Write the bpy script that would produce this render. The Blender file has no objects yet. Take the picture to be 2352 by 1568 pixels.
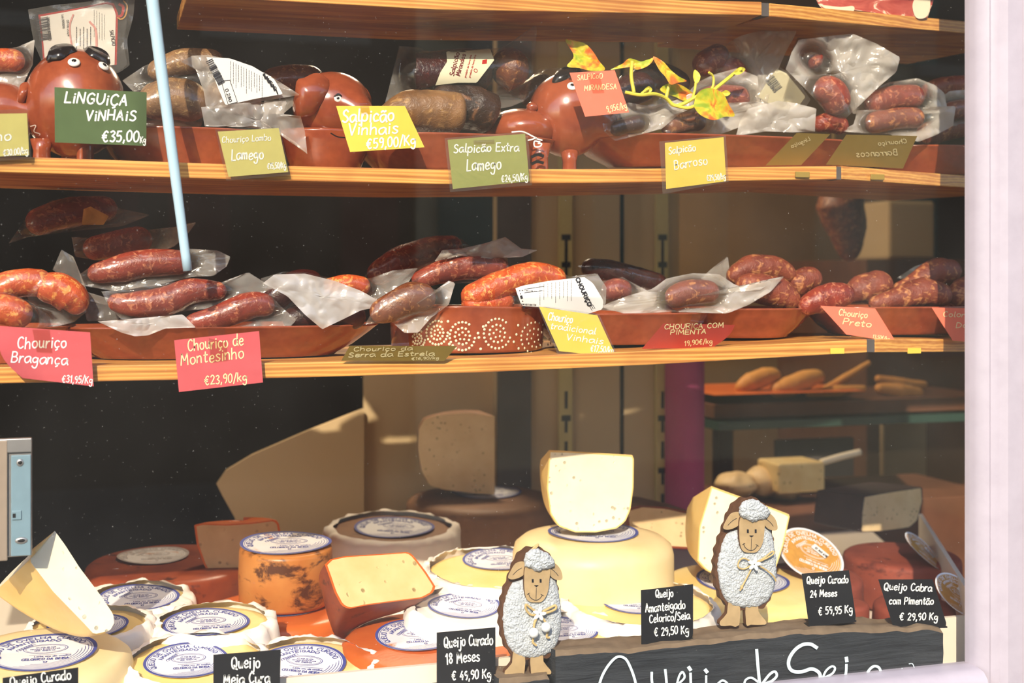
import bpy, bmesh, math, random
from mathutils import Vector as V, Matrix, noise
random.seed(7)
SC = bpy.context.scene
COL = SC.collection
# ---------------------------------------------------------------- camera
FPX, HY, CX0, ZC = 3000.0, 640.0, 1176.0, 1.45
YAW = math.atan(3000 / 9500)
CAM = V((0, -1.507, ZC))
FW = V((math.sin(YAW), math.cos(YAW), 0)); RT = V((math.cos(YAW), -math.sin(YAW), 0)); UP = V((0, 0, 1))
cd = bpy.data.cameras.new('camera'); cam = bpy.data.objects.new('camera', cd); COL.objects.link(cam)
cam.location = CAM; cam.rotation_euler = (math.pi / 2, 0, -YAW)
cd.sensor_width = 36; cd.lens = FPX / 2352 * 36; cd.shift_y = (HY - 784) / 2352
cd.clip_start = .05
cd.dof.use_dof = True; cd.dof.focus_distance = 1.68; cd.dof.aperture_fstop = 4.5
SC.camera = cam
# ---------------------------------------------------------------- sky, sun, exposure
w = bpy.data.worlds.new('world'); SC.world = w; w.use_nodes = True
nt = w.node_tree; bg = nt.nodes['Background']
sky = nt.nodes.new('ShaderNodeTexSky'); sky.sky_type = 'NISHITA'; sky.sun_disc = False
SUN_EL, SUN_AZ = math.radians(31), math.radians(-25)      # azimuth measured from the window's normal
sky.sun_elevation = SUN_EL; sky.sun_rotation = math.pi - SUN_AZ
nt.links.new(sky.outputs[0], bg.inputs[0]); bg.inputs[1].default_value = 0.36
sl = bpy.data.lights.new('sun', 'SUN'); sl.energy = 4.9; sl.angle = math.radians(.55); sl.color = (1, .88, .70)
so = bpy.data.objects.new('sun', sl); COL.objects.link(so)
SDIR = V((math.sin(SUN_AZ) * math.cos(SUN_EL), -math.cos(SUN_AZ) * math.cos(SUN_EL), math.sin(SUN_EL)))
so.rotation_euler = SDIR.to_track_quat('Z', 'Y').to_euler(); so.location = (1, -4, 4)
vs = SC.view_settings; vs.view_transform = 'Standard'; vs.look = 'None'; vs.gamma = 1; vs.exposure = 0.28
SC.cycles.transparent_max_bounces = 24; SC.cycles.max_bounces = 8
SC.cycles.caustics_reflective = False; SC.cycles.caustics_refractive = False
# ---------------------------------------------------------------- picking points along sight lines
def ray(px, py): return FW + RT * ((px - CX0) / FPX) + UP * ((HY - py) / FPX)
def P(px, py, y):
    d = ray(px, py); return CAM + d * ((y - CAM.y) / d.y)
def PZ(px, py, z):
    d = ray(px, py); return CAM + d * ((z - CAM.z) / d.z)
def depth(px, y): return (y - CAM.y) / ray(px, 0).y
def mpp(px, y): return depth(px, y) / FPX           # metres per pixel at that place
def unpx(p):
    d = p - CAM; t = d.dot(FW); return (CX0 + d.dot(RT) / t * FPX, HY - d.z / t * FPX)
# ---------------------------------------------------------------- object helpers
def tag(o, label, cat, group=None, kind=None):
    if label: o['label'] = label
    if cat: o['category'] = cat
    if group: o['group'] = group
    if kind: o['kind'] = kind
    return o
def thing(name, loc, label, cat, group=None):
    o = bpy.data.objects.new(name, None); COL.objects.link(o); o.location = loc; o.empty_display_size = .02
    return tag(o, label, cat, group)
def wloc(o):
    v = V((0, 0, 0))
    while o is not None: v = v + V(o.location); o = o.parent
    return v
def mk(name, verts, faces, mats, parent=None, smooth=True, mi=None, flatsharp=None):
    me = bpy.data.meshes.new(name)
    base = wloc(parent) if parent else (V((sum(v[0] for v in verts) / len(verts), sum(v[1] for v in verts) / len(verts), min(v[2] for v in verts))))
    me.from_pydata([tuple(V(v) - base) for v in verts], [], faces)
    if not isinstance(mats, (list, tuple)): mats = [mats]
    for m in mats: me.materials.append(m)
    if mi: me.polygons.foreach_set('material_index', mi)
    if smooth: me.polygons.foreach_set('use_smooth', [True] * len(me.polygons))
    me.update()
    if flatsharp and smooth:
        bm = bmesh.new(); bm.from_mesh(me)
        for e in bm.edges:
            if len(e.link_faces) == 2 and e.calc_face_angle(0) > math.radians(flatsharp): e.smooth = False
        bm.to_mesh(me); bm.free()
    o = bpy.data.objects.new(name, me); COL.objects.link(o)
    if parent: o.parent = parent
    else: o.location = base
    return o
def struct(o): o['kind'] = 'structure'; return o
class MB:
    """collects pieces of one mesh"""
    def __init__(s): s.v = []; s.f = []; s.m = []
    def add(s, v, f, m=0):
        b = len(s.v); s.v += [V(x) for x in v]; s.f += [tuple(i + b for i in q) for q in f]; s.m += [m] * len(f); return s
    def box(s, a, b, m=0):
        (x0, y0, z0), (x1, y1, z1) = a, b
        vs_ = [(x0, y0, z0), (x1, y0, z0), (x1, y1, z0), (x0, y1, z0), (x0, y0, z1), (x1, y0, z1), (x1, y1, z1), (x0, y1, z1)]
        return s.add(vs_, [(3, 2, 1, 0), (4, 5, 6, 7), (0, 1, 5, 4), (1, 2, 6, 5), (2, 3, 7, 6), (3, 0, 4, 7)], m)
    def build(s, name, mats, parent=None, smooth=True, flatsharp=35): return mk(name, s.v, s.f, mats, parent, smooth, s.m, flatsharp)
def bevel(o, w_, seg=2):
    m = o.modifiers.new('edge', 'BEVEL'); m.width = w_; m.segments = seg; m.limit_method = 'ANGLE'; m.angle_limit = math.radians(40); return o
def cr(pts, n=6, closed=False):
    """smooth curve through points"""
    pts = [V(p) for p in pts]
    if len(pts) < 3 and not closed:
        return [pts[0].lerp(pts[-1], i / n) for i in range(n + 1)]
    out = []; N = len(pts); rng = range(N if closed else N - 1)
    for i in rng:
        p0 = pts[(i - 1) % N] if closed or i > 0 else pts[0] * 2 - pts[1]
        p1 = pts[i]; p2 = pts[(i + 1) % N]
        p3 = pts[(i + 2) % N] if closed or i < N - 2 else pts[-1] * 2 - pts[-2]
        for k in range(n):
            t = k / n
            out.append(.5 * ((2 * p1) + (p2 - p0) * t + (2 * p0 - 5 * p1 + 4 * p2 - p3) * t * t + (3 * p1 - p0 - 3 * p2 + p3) * t ** 3))
    if not closed: out.append(pts[-1])
    return out
def resample(pts, n, closed=False):
    q = list(pts) + ([pts[0]] if closed else [])
    L = [0]
    for a, b in zip(q, q[1:]): L.append(L[-1] + (b - a).length)
    T = L[-1]; out = []; j = 0
    m = n if closed else n - 1
    for i in range(n):
        s_ = T * i / m
        while j < len(L) - 2 and L[j + 1] < s_: j += 1
        d = L[j + 1] - L[j]
        out.append(q[j].lerp(q[j + 1], 0 if d == 0 else (s_ - L[j]) / d))
    return out
def tube(pts, rad, seg=10, caps=True):
    """pts: list of Vectors; rad: number or list"""
    n = len(pts); r = rad if isinstance(rad, (list, tuple)) else [rad] * n
    vs_, fs = [], []
    prev = None
    for i, p in enumerate(pts):
        t = (pts[min(i + 1, n - 1)] - pts[max(i - 1, 0)])
        t = t.normalized() if t.length > 1e-9 else V((0, 0, 1))
        a = prev - t * prev.dot(t) if prev is not None else t.orthogonal()
        if a.length < 1e-6: a = t.orthogonal()
        a.normalize(); b = t.cross(a); prev = a
        for k in range(seg):
            an = 2 * math.pi * k / seg; vs_.append(p + (a * math.cos(an) + b * math.sin(an)) * r[i])
    for i in range(n - 1):
        for k in range(seg):
            fs.append((i * seg + k, i * seg + (k + 1) % seg, (i + 1) * seg + (k + 1) % seg, (i + 1) * seg + k))
    if caps:
        vs_.append(pts[0]); vs_.append(pts[-1]); c0, c1 = len(vs_) - 2, len(vs_) - 1
        for k in range(seg):
            fs.append((c0, (k + 1) % seg, k)); fs.append((c1, (n - 1) * seg + k, (n - 1) * seg + (k + 1) % seg))
    return vs_, fs
def ellipsoid(c, rx, ry, rz, nu=24, nv=14, M=None):
    vs_, fs = [], []
    for j in range(nv + 1):
        th = math.pi * j / nv
        for i in range(nu):
            ph = 2 * math.pi * i / nu
            v = V((rx * math.sin(th) * math.cos(ph), ry * math.sin(th) * math.sin(ph), rz * math.cos(th)))
            vs_.append(V(c) + (M @ v if M else v))
    for j in range(nv):
        for i in range(nu): fs.append((j * nu + i, (j + 1) * nu + i, (j + 1) * nu + (i + 1) % nu, j * nu + (i + 1) % nu))
    return vs_, fs
def lathe(prof, c, e1, e2, n, seg=48, wob=None):
    """prof: list of (r,h); axis n through c"""
    vs_, fs = [], []
    for j, (r, h) in enumerate(prof):
        for i in range(seg):
            a = 2 * math.pi * i / seg; rr = r * (1 + (wob(a, h) if wob else 0))
            vs_.append(c + (e1 * math.cos(a) + e2 * math.sin(a)) * rr + n * h)
    for j in range(len(prof) - 1):
        for i in range(seg): fs.append((j * seg + i, j * seg + (i + 1) % seg, (j + 1) * seg + (i + 1) % seg, (j + 1) * seg + i))
    return vs_, fs
def N3(x, y, z=0.0): return noise.noise(V((x, y, z)))
# ---------------------------------------------------------------- materials
def C(r, g, b):
    f = lambda c: (c / 255 / 12.92) if c <= 10 else ((c / 255 + .055) / 1.055) ** 2.4
    return (f(r), f(g), f(b), 1)
class NT:
    def __init__(s, name):
        s.m = bpy.data.materials.new(name); s.m.use_nodes = True; s.t = s.m.node_tree
        s.b = s.t.nodes['Principled BSDF']; s.out = s.t.nodes['Material Output']
    def n(s, kind, **kw):
        x = s.t.nodes.new(kind)
        for k, v in kw.items():
            if hasattr(x, k): setattr(x, k, v)
        return x
    def l(s, a, b): s.t.links.new(a, b)
    def coord(s, scale=(1, 1, 1), kind='Object'):
        tc = s.n('ShaderNodeTexCoord'); mp = s.n('ShaderNodeMapping'); mp.inputs['Scale'].default_value = scale
        s.l(tc.outputs[kind], mp.inputs[0]); return mp.outputs[0]
    def noise(s, co, scale, det=4, rough=.55, dist=0):
        x = s.n('ShaderNodeTexNoise'); x.inputs['Scale'].default_value = scale; x.inputs['Detail'].default_value = det
        x.inputs['Roughness'].default_value = rough; x.inputs['Distortion'].default_value = dist; s.l(co, x.inputs['Vector']); return x.outputs[0]
    def vor(s, co, scale, feat='F1'):
        x = s.n('ShaderNodeTexVoronoi', feature=feat); x.inputs['Scale'].default_value = scale; s.l(co, x.inputs['Vector']); return x.outputs[0]
    def ramp(s, fac, stops):
        x = s.n('ShaderNodeValToRGB'); e = x.color_ramp.elements
        while len(e) < len(stops): e.new(.5)
        for i, (p, c) in enumerate(stops): e[i].position = p; e[i].color = c if len(c) == 4 else (*c, 1)
        s.l(fac, x.inputs[0]); return x.outputs[0]
    def mix(s, f, a, b, mode='MIX'):
        x = s.n('ShaderNodeMixRGB', blend_type=mode)
        for k, v in ((0, f), (1, a), (2, b)):
            if isinstance(v, (int, float)): x.inputs[k].default_value = v
            elif isinstance(v, tuple): x.inputs[k].default_value = v
            else: s.l(v, x.inputs[k])
        return x.outputs[0]
    def schlick(s, f0, gain=1.0, nrm=None):
        """mirror share of a thin sheet, alike from both of its sides"""
        lw = s.n('ShaderNodeLayerWeight'); lw.inputs[0].default_value = .5
        if nrm: s.l(nrm, lw.inputs['Normal'])
        pw = s.n('ShaderNodeMath', operation='POWER'); s.l(lw.outputs['Facing'], pw.inputs[0]); pw.inputs[1].default_value = 5
        ma = s.n('ShaderNodeMath', operation='MULTIPLY_ADD'); s.l(pw.outputs[0], ma.inputs[0]); ma.inputs[1].default_value = (1 - f0) * min(gain, 1); ma.inputs[2].default_value = f0 * gain
        return ma.outputs[0]
    def bump(s, h, st=.3, d=.002, prev=None):
        x = s.n('ShaderNodeBump'); x.inputs['Strength'].default_value = st; x.inputs['Distance'].default_value = d; s.l(h, x.inputs['Height'])
        if prev: s.l(prev, x.inputs['Normal'])
        return x.outputs[0]
    def set(s, **kw):
        for k, v in kw.items():
            i = s.b.inputs[k.replace('_', ' ')]
            if hasattr(v, 'links') or hasattr(v, 'is_linked') and not isinstance(v, (tuple, float, int)): s.l(v, i)
            else: i.default_value = v
        return s
def solid(name, c, rough=.6, var=.12, scale=40, spec=.4, bump=0, **kw):
    t = NT(name); co = t.coord(); f = t.noise(co, scale)
    dk = tuple(x * (1 - var) for x in c[:3]) + (1,); lt = tuple(min(1, x * (1 + var)) for x in c[:3]) + (1,)
    t.set(Base_Color=t.ramp(f, [(.3, dk), (.7, lt)]), Roughness=rough, Specular_IOR_Level=spec)
    if bump: t.set(Normal=t.bump(f, bump, .001))
    t.set(**kw); return t.m
def film(name, milk=.25, tint=(.96, .94, .90), col=(.9, .87, .82), rough=.16, bump=.6, edge=.45, gl=1.0):
    """clear or milky plastic film: see-through, a little scattering, sharp glints on its creases"""
    t = NT(name); t.t.nodes.remove(t.b); co = t.coord()
    h = t.noise(co, 30, 3, .5, 1.6); h2 = t.noise(co, 110, 3)
    nb = t.bump(t.mix(.25, h, h2), bump, .004)
    tr = t.n('ShaderNodeBsdfTransparent'); tr.inputs[0].default_value = (*tint, 1)
    df = t.n('ShaderNodeBsdfDiffuse'); df.inputs[0].default_value = (*col, 1)
    tl = t.n('ShaderNodeBsdfTranslucent'); tl.inputs[0].default_value = (*col, 1)
    md = t.n('ShaderNodeMixShader'); md.inputs[0].default_value = .4; t.l(df.outputs[0], md.inputs[1]); t.l(tl.outputs[0], md.inputs[2])
    lw = t.n('ShaderNodeLayerWeight'); lw.inputs[0].default_value = .35; t.l(nb, lw.inputs['Normal'])
    m0 = t.n('ShaderNodeMath', operation='MULTIPLY_ADD'); t.l(lw.outputs['Facing'], m0.inputs[0]); m0.inputs[1].default_value = edge; m0.inputs[2].default_value = milk
    at = t.n('ShaderNodeAttribute'); at.attribute_name = 'loose'
    lo_ = t.n('ShaderNodeMath', operation='MULTIPLY_ADD'); t.l(at.outputs['Fac'], lo_.inputs[0]); lo_.inputs[1].default_value = .85; lo_.inputs[2].default_value = .15
    ma = t.n('ShaderNodeMath', operation='MULTIPLY'); t.l(m0.outputs[0], ma.inputs[0]); t.l(lo_.outputs[0], ma.inputs[1])
    m1 = t.n('ShaderNodeMixShader'); t.l(ma.outputs[0], m1.inputs[0]); t.l(tr.outputs[0], m1.inputs[1]); t.l(md.outputs[0], m1.inputs[2])
    gs = t.n('ShaderNodeBsdfGlossy'); gs.inputs['Roughness'].default_value = rough; t.l(nb, gs.inputs['Normal'])
    m2 = t.n('ShaderNodeMixShader'); t.l(t.schlick(.05, gl, nb), m2.inputs[0]); t.l(m1.outputs[0], m2.inputs[1]); t.l(gs.outputs[0], m2.inputs[2])
    t.l(m2.outputs[0], t.out.inputs[0]); return t.m
def m_wood():
    t = NT('pine'); co = t.coord((1.6, 26, 26)); wv = t.n('ShaderNodeTexWave', wave_type='BANDS', bands_direction='Z')
    wv.inputs['Scale'].default_value = 1.1; wv.inputs['Distortion'].default_value = 7; wv.inputs['Detail'].default_value = 3; wv.inputs['Detail Scale'].default_value = .9
    t.l(co, wv.inputs['Vector']); fine = t.noise(t.coord((6, 260, 260)), 1.5, 4); big = t.noise(t.coord((3, 3, 3)), 2.2, 3)
    c = t.ramp(wv.outputs[1], [(0, C(176, 104, 42)), (.35, C(218, 152, 70)), (.7, C(234, 178, 92)), (1, C(200, 130, 56))])
    c = t.mix(.25, c, t.ramp(fine, [(.3, C(140, 84, 38)), (.7, C(240, 190, 110))])); c = t.mix(t.ramp(big, [(.52, (0, 0, 0)), (.75, (.5, .5, .5))]), c, C(150, 76, 28))
    t.set(Base_Color=c, Roughness=.42, Normal=t.bump(fine, .15, .0006)); return t.m
def m_clay():
    t = NT('glazed_clay'); co = t.coord(); f = t.noise(co, 14, 5); g = t.noise(co, 90, 3)
    c = t.ramp(f, [(.3, C(126, 56, 33)), (.6, C(153, 75, 44)), (.8, C(138, 65, 37))]); c = t.mix(.12, c, t.ramp(g, [(.3, C(90, 36, 20)), (.7, C(200, 110, 70))]))
    t.set(Base_Color=c, Roughness=.2, Specular_IOR_Level=.55, Coat_Weight=.5, Coat_Roughness=.08, Normal=t.bump(f, .08, .002)); return t.m
def m_meat(name, base, dark, fat, fatamt=.62, rough=.32, sc=120, bump=.6):
    t = NT(name); co = t.coord(); f = t.noise(co, sc * .35, 5, .6, .6); v = t.noise(co, sc, 3, .6, .8); wr = t.noise(t.coord((70, 70, 70)), 1.6, 4, .6, 2.5)
    c = t.ramp(f, [(.3, dark), (.62, base)]); c = t.mix(t.ramp(v, [(fatamt, (0, 0, 0)), (fatamt + .10, (.8, .8, .8))]), c, fat)
    t.set(Base_Color=c, Roughness=rough, Specular_IOR_Level=.5, Normal=t.bump(t.mix(.5, wr, v), bump, .003)); return t.m
def m_paste(name, a, b, holes=True, rough=.5, hs=70, sss=.08):
    t = NT(name); co = t.coord(); f = t.noise(co, 24, 5); v = t.vor(co, hs); g = t.noise(co, 220, 3)
    wob = t.noise(co, 26, 2)
    c = t.ramp(f, [(.3, a), (.7, b)])
    h = t.ramp(v, [(.14, (0, 0, 0)), (.24, (1, 1, 1))]); msk = t.ramp(wob, [(.5, (1, 1, 1)), (.56, (0, 0, 0))]); hm = t.mix(1, h, msk, 'LIGHTEN')
    if holes: c = t.mix(hm, tuple(x * .55 for x in a[:3]) + (1,), c)
    n1 = t.bump(hm, .5 if holes else 0, .003); t.set(Base_Color=c, Roughness=rough, Specular_IOR_Level=.35, Normal=t.bump(g, .12, .001, n1))
    if sss: t.set(Subsurface_Weight=sss, Subsurface_Radius=(.01, .006, .003)); t.b.inputs['Subsurface Scale'].default_value = .5
    return t.m
def m_rind(name, a, b, stain=None, amt=.62, rough=.4, sc=9, bump=.25):
    t = NT(name); co = t.coord(); f = t.noise(co, sc, 5, .6); g = t.noise(co, 140, 3); s_ = t.noise(t.coord((1, 1, 1.7)), sc * 1.7, 6, .65, .4)
    c = t.ramp(f, [(.32, a), (.68, b)])
    if stain: c = t.mix(t.ramp(s_, [(amt, (0, 0, 0)), (amt + .09, (.9, .9, .9))]), c, stain)
    t.set(Base_Color=c, Roughness=rough, Specular_IOR_Level=.4, Normal=t.bump(t.mix(.4, f, g), bump, .002)); return t.m
M = {}
M['wood'] = m_wood(); M['clay'] = m_clay()
M['wool'] = None
M['meat_red'] = m_meat('cured_red', C(150, 60, 42), C(108, 36, 25), C(206, 132, 96), .55)
M['meat_orange'] = m_meat('smoked_orange', C(206, 92, 44), C(160, 54, 26), C(240, 168, 90), .53)
M['meat_brown'] = m_meat('smoked_brown', C(128, 72, 44), C(84, 42, 28), C(186, 132, 82), .56)
M['meat_grey'] = m_meat('aged_brown', C(150, 112, 74), C(102, 72, 48), C(204, 172, 122), .56, .4)
M['meat_dark'] = m_meat('dark_cured', C(66, 20, 16), C(36, 10, 10), C(120, 52, 34), .66, .3)
M['meat_dry'] = m_meat('dry_sausage', C(142, 70, 46), C(104, 42, 30), C(200, 136, 84), .54, .5, 90, .8)
M['meat_black'] = m_meat('charred_meat', C(74, 48, 34), C(24, 18, 16), C(140, 96, 62), .6, .35, 40, .9)
M['meat_crust'] = m_meat('smoked_crust', C(140, 100, 60), C(96, 66, 40), C(176, 136, 84), .6, .42, 60, .7)
M['film'] = film('plastic_film', .22, edge=.34, bump=.35)
M['film_milk'] = film('milky_film', .38, col=(.94, .89, .82), edge=.36, rough=.2, bump=.35)
M['film_clear'] = film('clear_film', .10, edge=.22, bump=.3)
M['film_tight'] = film('tight_film', .08, edge=.2, rough=.1, bump=.5, gl=1.4)
M['film_dark'] = film('smoky_film', .06, tint=(.8, .78, .76), col=(.75, .72, .7), edge=.25)
M['sleeve'] = film('clear_sleeve', .08, tint=(.99, .99, .98), edge=.1, rough=.08, bump=.05)
M['tape'] = film('clear_tape', .10, tint=(.86, .78, .70), col=(.8, .7, .6), edge=.1, bump=.1, rough=.1)
M['foil'] = film('white_film', .78, col=(.86, .82, .78), edge=.2, rough=.14, bump=.3, gl=1.6)
M['card_green'] = solid('green_card', C(82, 100, 64), .8, .05, 60, .2, .2)
M['card_olive'] = solid('olive_card', C(150, 152, 84), .75, .05, 60, .2, .2)
M['card_lime'] = solid('pale_olive_card', C(196, 186, 110), .75, .05, 60, .2, .2)
M['card_yellow'] = solid('yellow_card', C(222, 196, 78), .75, .04, 60, .2, .2)
M['card_mustard'] = solid('mustard_card', C(148, 124, 58), .75, .04, 60, .2, .2)
M['card_pink'] = solid('pink_card', C(198, 88, 92), .75, .04, 60, .2, .15)
M['card_coral'] = solid('coral_card', C(240, 122, 96), .75, .04, 60, .2, .15)
M['card_red'] = solid('red_card', C(178, 66, 54), .75, .04, 60, .2, .15)
M['ink_white'] = solid('white_marker', C(238, 240, 236), .5, .02)
M['ink_pale'] = solid('pale_marker', C(240, 226, 170), .5, .02)
M['ink_blue'] = solid('chalk_marker', C(206, 226, 232), .6, .02)
M['ink_dark'] = solid('dark_print', C(40, 38, 44), .6, .02)
M['ink_navy'] = solid('blue_print', C(70, 78, 150), .6, .02)
M['ink_red'] = solid('red_print', C(170, 30, 26), .5, .02)
M['ink_grey'] = solid('grey_print', C(170, 160, 158), .6, .02)
M['ink_gold'] = solid('gold_print', C(196, 142, 60), .6, .2, 60)
M['paper'] = solid('white_paper', C(232, 230, 226), .55, .02, 20)
M['paper_cream'] = solid('cream_paper', C(214, 208, 176), .6, .03, 20)
M['paper_warm'] = solid('warm_paper', C(232, 218, 190), .6, .03, 20)
M['black_plastic'] = solid('black_plastic', C(24, 25, 28), .45, .1, 80, .4)
M['dark_glaze'] = solid('black_glaze', C(30, 24, 24), .2, .1, 30, .5)
M['white_glaze'] = solid('white_glaze', C(232, 228, 220), .25, .02, 30, .5)
M['paste_white'] = m_paste('white_cheese', C(236, 224, 192), C(242, 232, 206), hs=85)
M['paste_yellow'] = m_paste('yellow_cheese', C(216, 184, 122), C(228, 204, 146), hs=60)
M['paste_cream'] = m_paste('cream_cheese', C(222, 190, 140), C(236, 208, 160), hs=95)
M['paste_dim'] = m_paste('darker_cheese', C(190, 156, 112), C(206, 172, 128), hs=80)  # darker paste tone for one half cheese at the back
M['rind_yellow'] = m_rind('yellow_rind', C(226, 186, 108), C(240, 208, 138), rough=.38)
M['rind_soft'] = m_rind('buttery_rind', C(240, 206, 122), C(250, 226, 160), rough=.3, sc=7, bump=.4)
M['rind_cream'] = m_rind('cream_rind', C(232, 204, 144), C(244, 222, 172), rough=.42, sc=5)
M['rind_orange'] = m_rind('orange_rind', C(196, 88, 30), C(214, 112, 44), C(84, 30, 16), .66, .34)
M['rind_smoke'] = m_rind('smoked_rind', C(196, 132, 66), C(176, 102, 46), C(60, 28, 20), .52, .36, 11)
M['rind_paprika'] = m_rind('paprika_rind', C(124, 54, 38), C(150, 72, 50), C(80, 32, 24), .58, .7, 12, .6)
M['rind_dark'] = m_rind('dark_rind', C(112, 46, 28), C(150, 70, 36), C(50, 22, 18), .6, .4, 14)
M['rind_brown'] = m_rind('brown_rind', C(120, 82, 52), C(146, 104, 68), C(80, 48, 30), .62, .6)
M['rind_black'] = m_rind('black_rind', C(52, 38, 44), C(72, 54, 56), None, .6, .6)
M['cloth'] = solid('cheese_cloth', C(238, 230, 220), .85, .03, 30, .15, .2, Subsurface_Weight=.05)
M['label_white'] = solid('white_label', C(232, 234, 240), .4, .02, 20)
M['label_stain'] = m_rind('stained_label', C(226, 222, 220), C(232, 230, 232), C(208, 128, 48), .6, .4, 16, .02)
M['tray_white'] = solid('white_tray', C(236, 224, 206), .4, .02, 10, .4)
M['frame_white'] = m_rind('painted_frame', C(166, 158, 168), C(174, 166, 176), C(116, 108, 112), .72, .4, 26, .06)
M['slate'] = None
M['plywood'] = solid('raw_plywood', C(178, 152, 112), .7, .14, 60, .2, .2)
M['plyedge'] = solid('burnt_edge', C(92, 62, 42), .7, .15, 80, .2)
M['twine'] = solid('jute_twine', C(196, 170, 118), .9, .15, 200, .1, .4)
M['bead'] = solid('white_bead', C(226, 228, 228), .35, .02)
M['metal'] = solid('aluminium', C(178, 176, 174), .35, .06, 60, .5, 0, Metallic=.7)
M['strip_tan'] = solid('tan_metal_strip', C(150, 134, 118), .5, .05, 40, .4)
M['plate_blue'] = solid('blue_grey_plate', C(120, 146, 158), .4, .06, 60, .4)
M['hole'] = solid('dark_hole', C(14, 16, 20), .7, .1)
M['rod'] = solid('pale_blue_rod', C(176, 206, 222), .35, .05, 20, .4)
M['wall_beige'] = solid('beige_panel', C(190, 164, 124), .7, .05, 3, .2)
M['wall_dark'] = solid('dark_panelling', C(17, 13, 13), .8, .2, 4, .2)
M['wall_brown'] = solid('brown_interior', C(142, 114, 82), .8, .15, 3, .2)
M['standard'] = solid('brass_rail', C(196, 178, 116), .5, .05, 30, .4)
M['purple'] = solid('purple_fabric', C(176, 72, 118), .7, .06, 12, .2)
M['dark_wood'] = solid('dark_wood', C(96, 60, 40), .6, .15, 14, .3)
M['bread'] = m_rind('bread_crust', C(196, 130, 56), C(222, 164, 88), C(150, 86, 36), .6, .6)
M['green_glass'] = solid('glass_edge', C(44, 66, 58), .2, .05, 10, .5)
M['grey_board'] = solid('grey_board', C(84, 78, 76), .6, .08, 20, .3)
M['stone'] = solid('street_stone', C(150, 140, 128), .85, .12, 4, .2)
M['asphalt'] = solid('paving', C(120, 112, 104), .9, .15, 6, .2)
M['teal'] = solid('teal_paint', C(24, 104, 96), .5, .06, 8, .3)
M['maroon'] = solid('maroon_paint', C(96, 30, 34), .6, .08, 8, .3)
M['facade'] = solid('ochre_facade', C(206, 184, 146), .85, .06, 2, .2)
M['facade_dark'] = solid('dark_facade', C(40, 38, 40), .8, .2, 2, .2)
M['facade_pale'] = solid('pale_facade', C(226, 220, 206), .85, .04, 2, .2)
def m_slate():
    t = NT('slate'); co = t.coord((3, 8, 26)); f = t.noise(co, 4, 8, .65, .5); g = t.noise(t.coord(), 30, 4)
    c = t.ramp(f, [(.3, C(30, 34, 38)), (.7, C(58, 62, 66))])  # dark bluish tone carries the shade of the slate front in its colour
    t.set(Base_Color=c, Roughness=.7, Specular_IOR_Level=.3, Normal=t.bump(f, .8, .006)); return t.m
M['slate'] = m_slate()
M['slate_top'] = solid('sunlit_slate_top', C(120, 102, 82), .85, .16, 60, .2, .6)  # warm brown paints sunlight onto the slate's top face
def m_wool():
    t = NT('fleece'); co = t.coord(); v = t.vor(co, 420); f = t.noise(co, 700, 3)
    t.set(Base_Color=t.ramp(v, [(0, C(208, 213, 217)), (.8, C(184, 191, 197))]), Roughness=.95, Specular_IOR_Level=.1, Normal=t.bump(t.mix(.4, v, f), .8, .003), Sheen_Weight=.3)  # cool grey-white puts the bluish shade on the sheep into the colour
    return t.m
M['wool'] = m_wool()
def m_leaf():
    t = NT('variegated_leaf'); co = t.coord(); f = t.noise(co, 40, 4, .6, .8)
    c = t.ramp(f, [(.36, C(150, 172, 36)), (.5, C(206, 190, 40)), (.6, C(226, 120, 36)), (.75, C(196, 70, 30))])
    t.set(Base_Color=c, Roughness=.45, Subsurface_Weight=.0); return t.m
M['leaf'] = m_leaf()
M['vine_stem'] = solid('yellow_green_stem', C(216, 206, 70), .5, .06, 30)
def m_glass():
    t = NT('window_glass'); t.t.nodes.remove(t.b)
    tr = t.n('ShaderNodeBsdfTransparent'); tr.inputs[0].default_value = (.985, .985, .98, 1)
    gl = t.n('ShaderNodeBsdfGlossy'); gl.inputs['Roughness'].default_value = 0.0
    ge = t.n('ShaderNodeNewGeometry'); iv = t.n('ShaderNodeMath', operation='MULTIPLY_ADD'); t.l(ge.outputs['Backfacing'], iv.inputs[0]); iv.inputs[1].default_value = -1; iv.inputs[2].default_value = 1
    fr = t.n('ShaderNodeMath', operation='MULTIPLY'); t.l(t.schlick(.07), fr.inputs[0]); t.l(iv.outputs[0], fr.inputs[1])
    m = t.n('ShaderNodeMixShader'); t.l(fr.outputs[0], m.inputs[0]); t.l(tr.outputs[0], m.inputs[1]); t.l(gl.outputs[0], m.inputs[2])
    df = t.n('ShaderNodeBsdfDiffuse'); df.inputs[0].default_value = (.8, .78, .74, 1)
    co = t.coord(); sp = t.noise(co, 420, 2); cl = t.noise(co, 3, 3)
    dust_haze = t.mix(1, t.ramp(sp, [(.74, (.011, .011, .011)), (.78, (.35, .35, .35))]), t.ramp(cl, [(.35, (.25, .25, .25)), (.7, (1, 1, 1))]), 'MULTIPLY')  # dust specks plus a faint veil standing in for reflected street haze
    m2 = t.n('ShaderNodeMixShader'); t.l(dust_haze, m2.inputs[0]); t.l(m.outputs[0], m2.inputs[1]); t.l(df.outputs[0], m2.inputs[2])
    t.l(m2.outputs[0], t.out.inputs[0]); return t.m
M['glass'] = m_glass()
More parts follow.
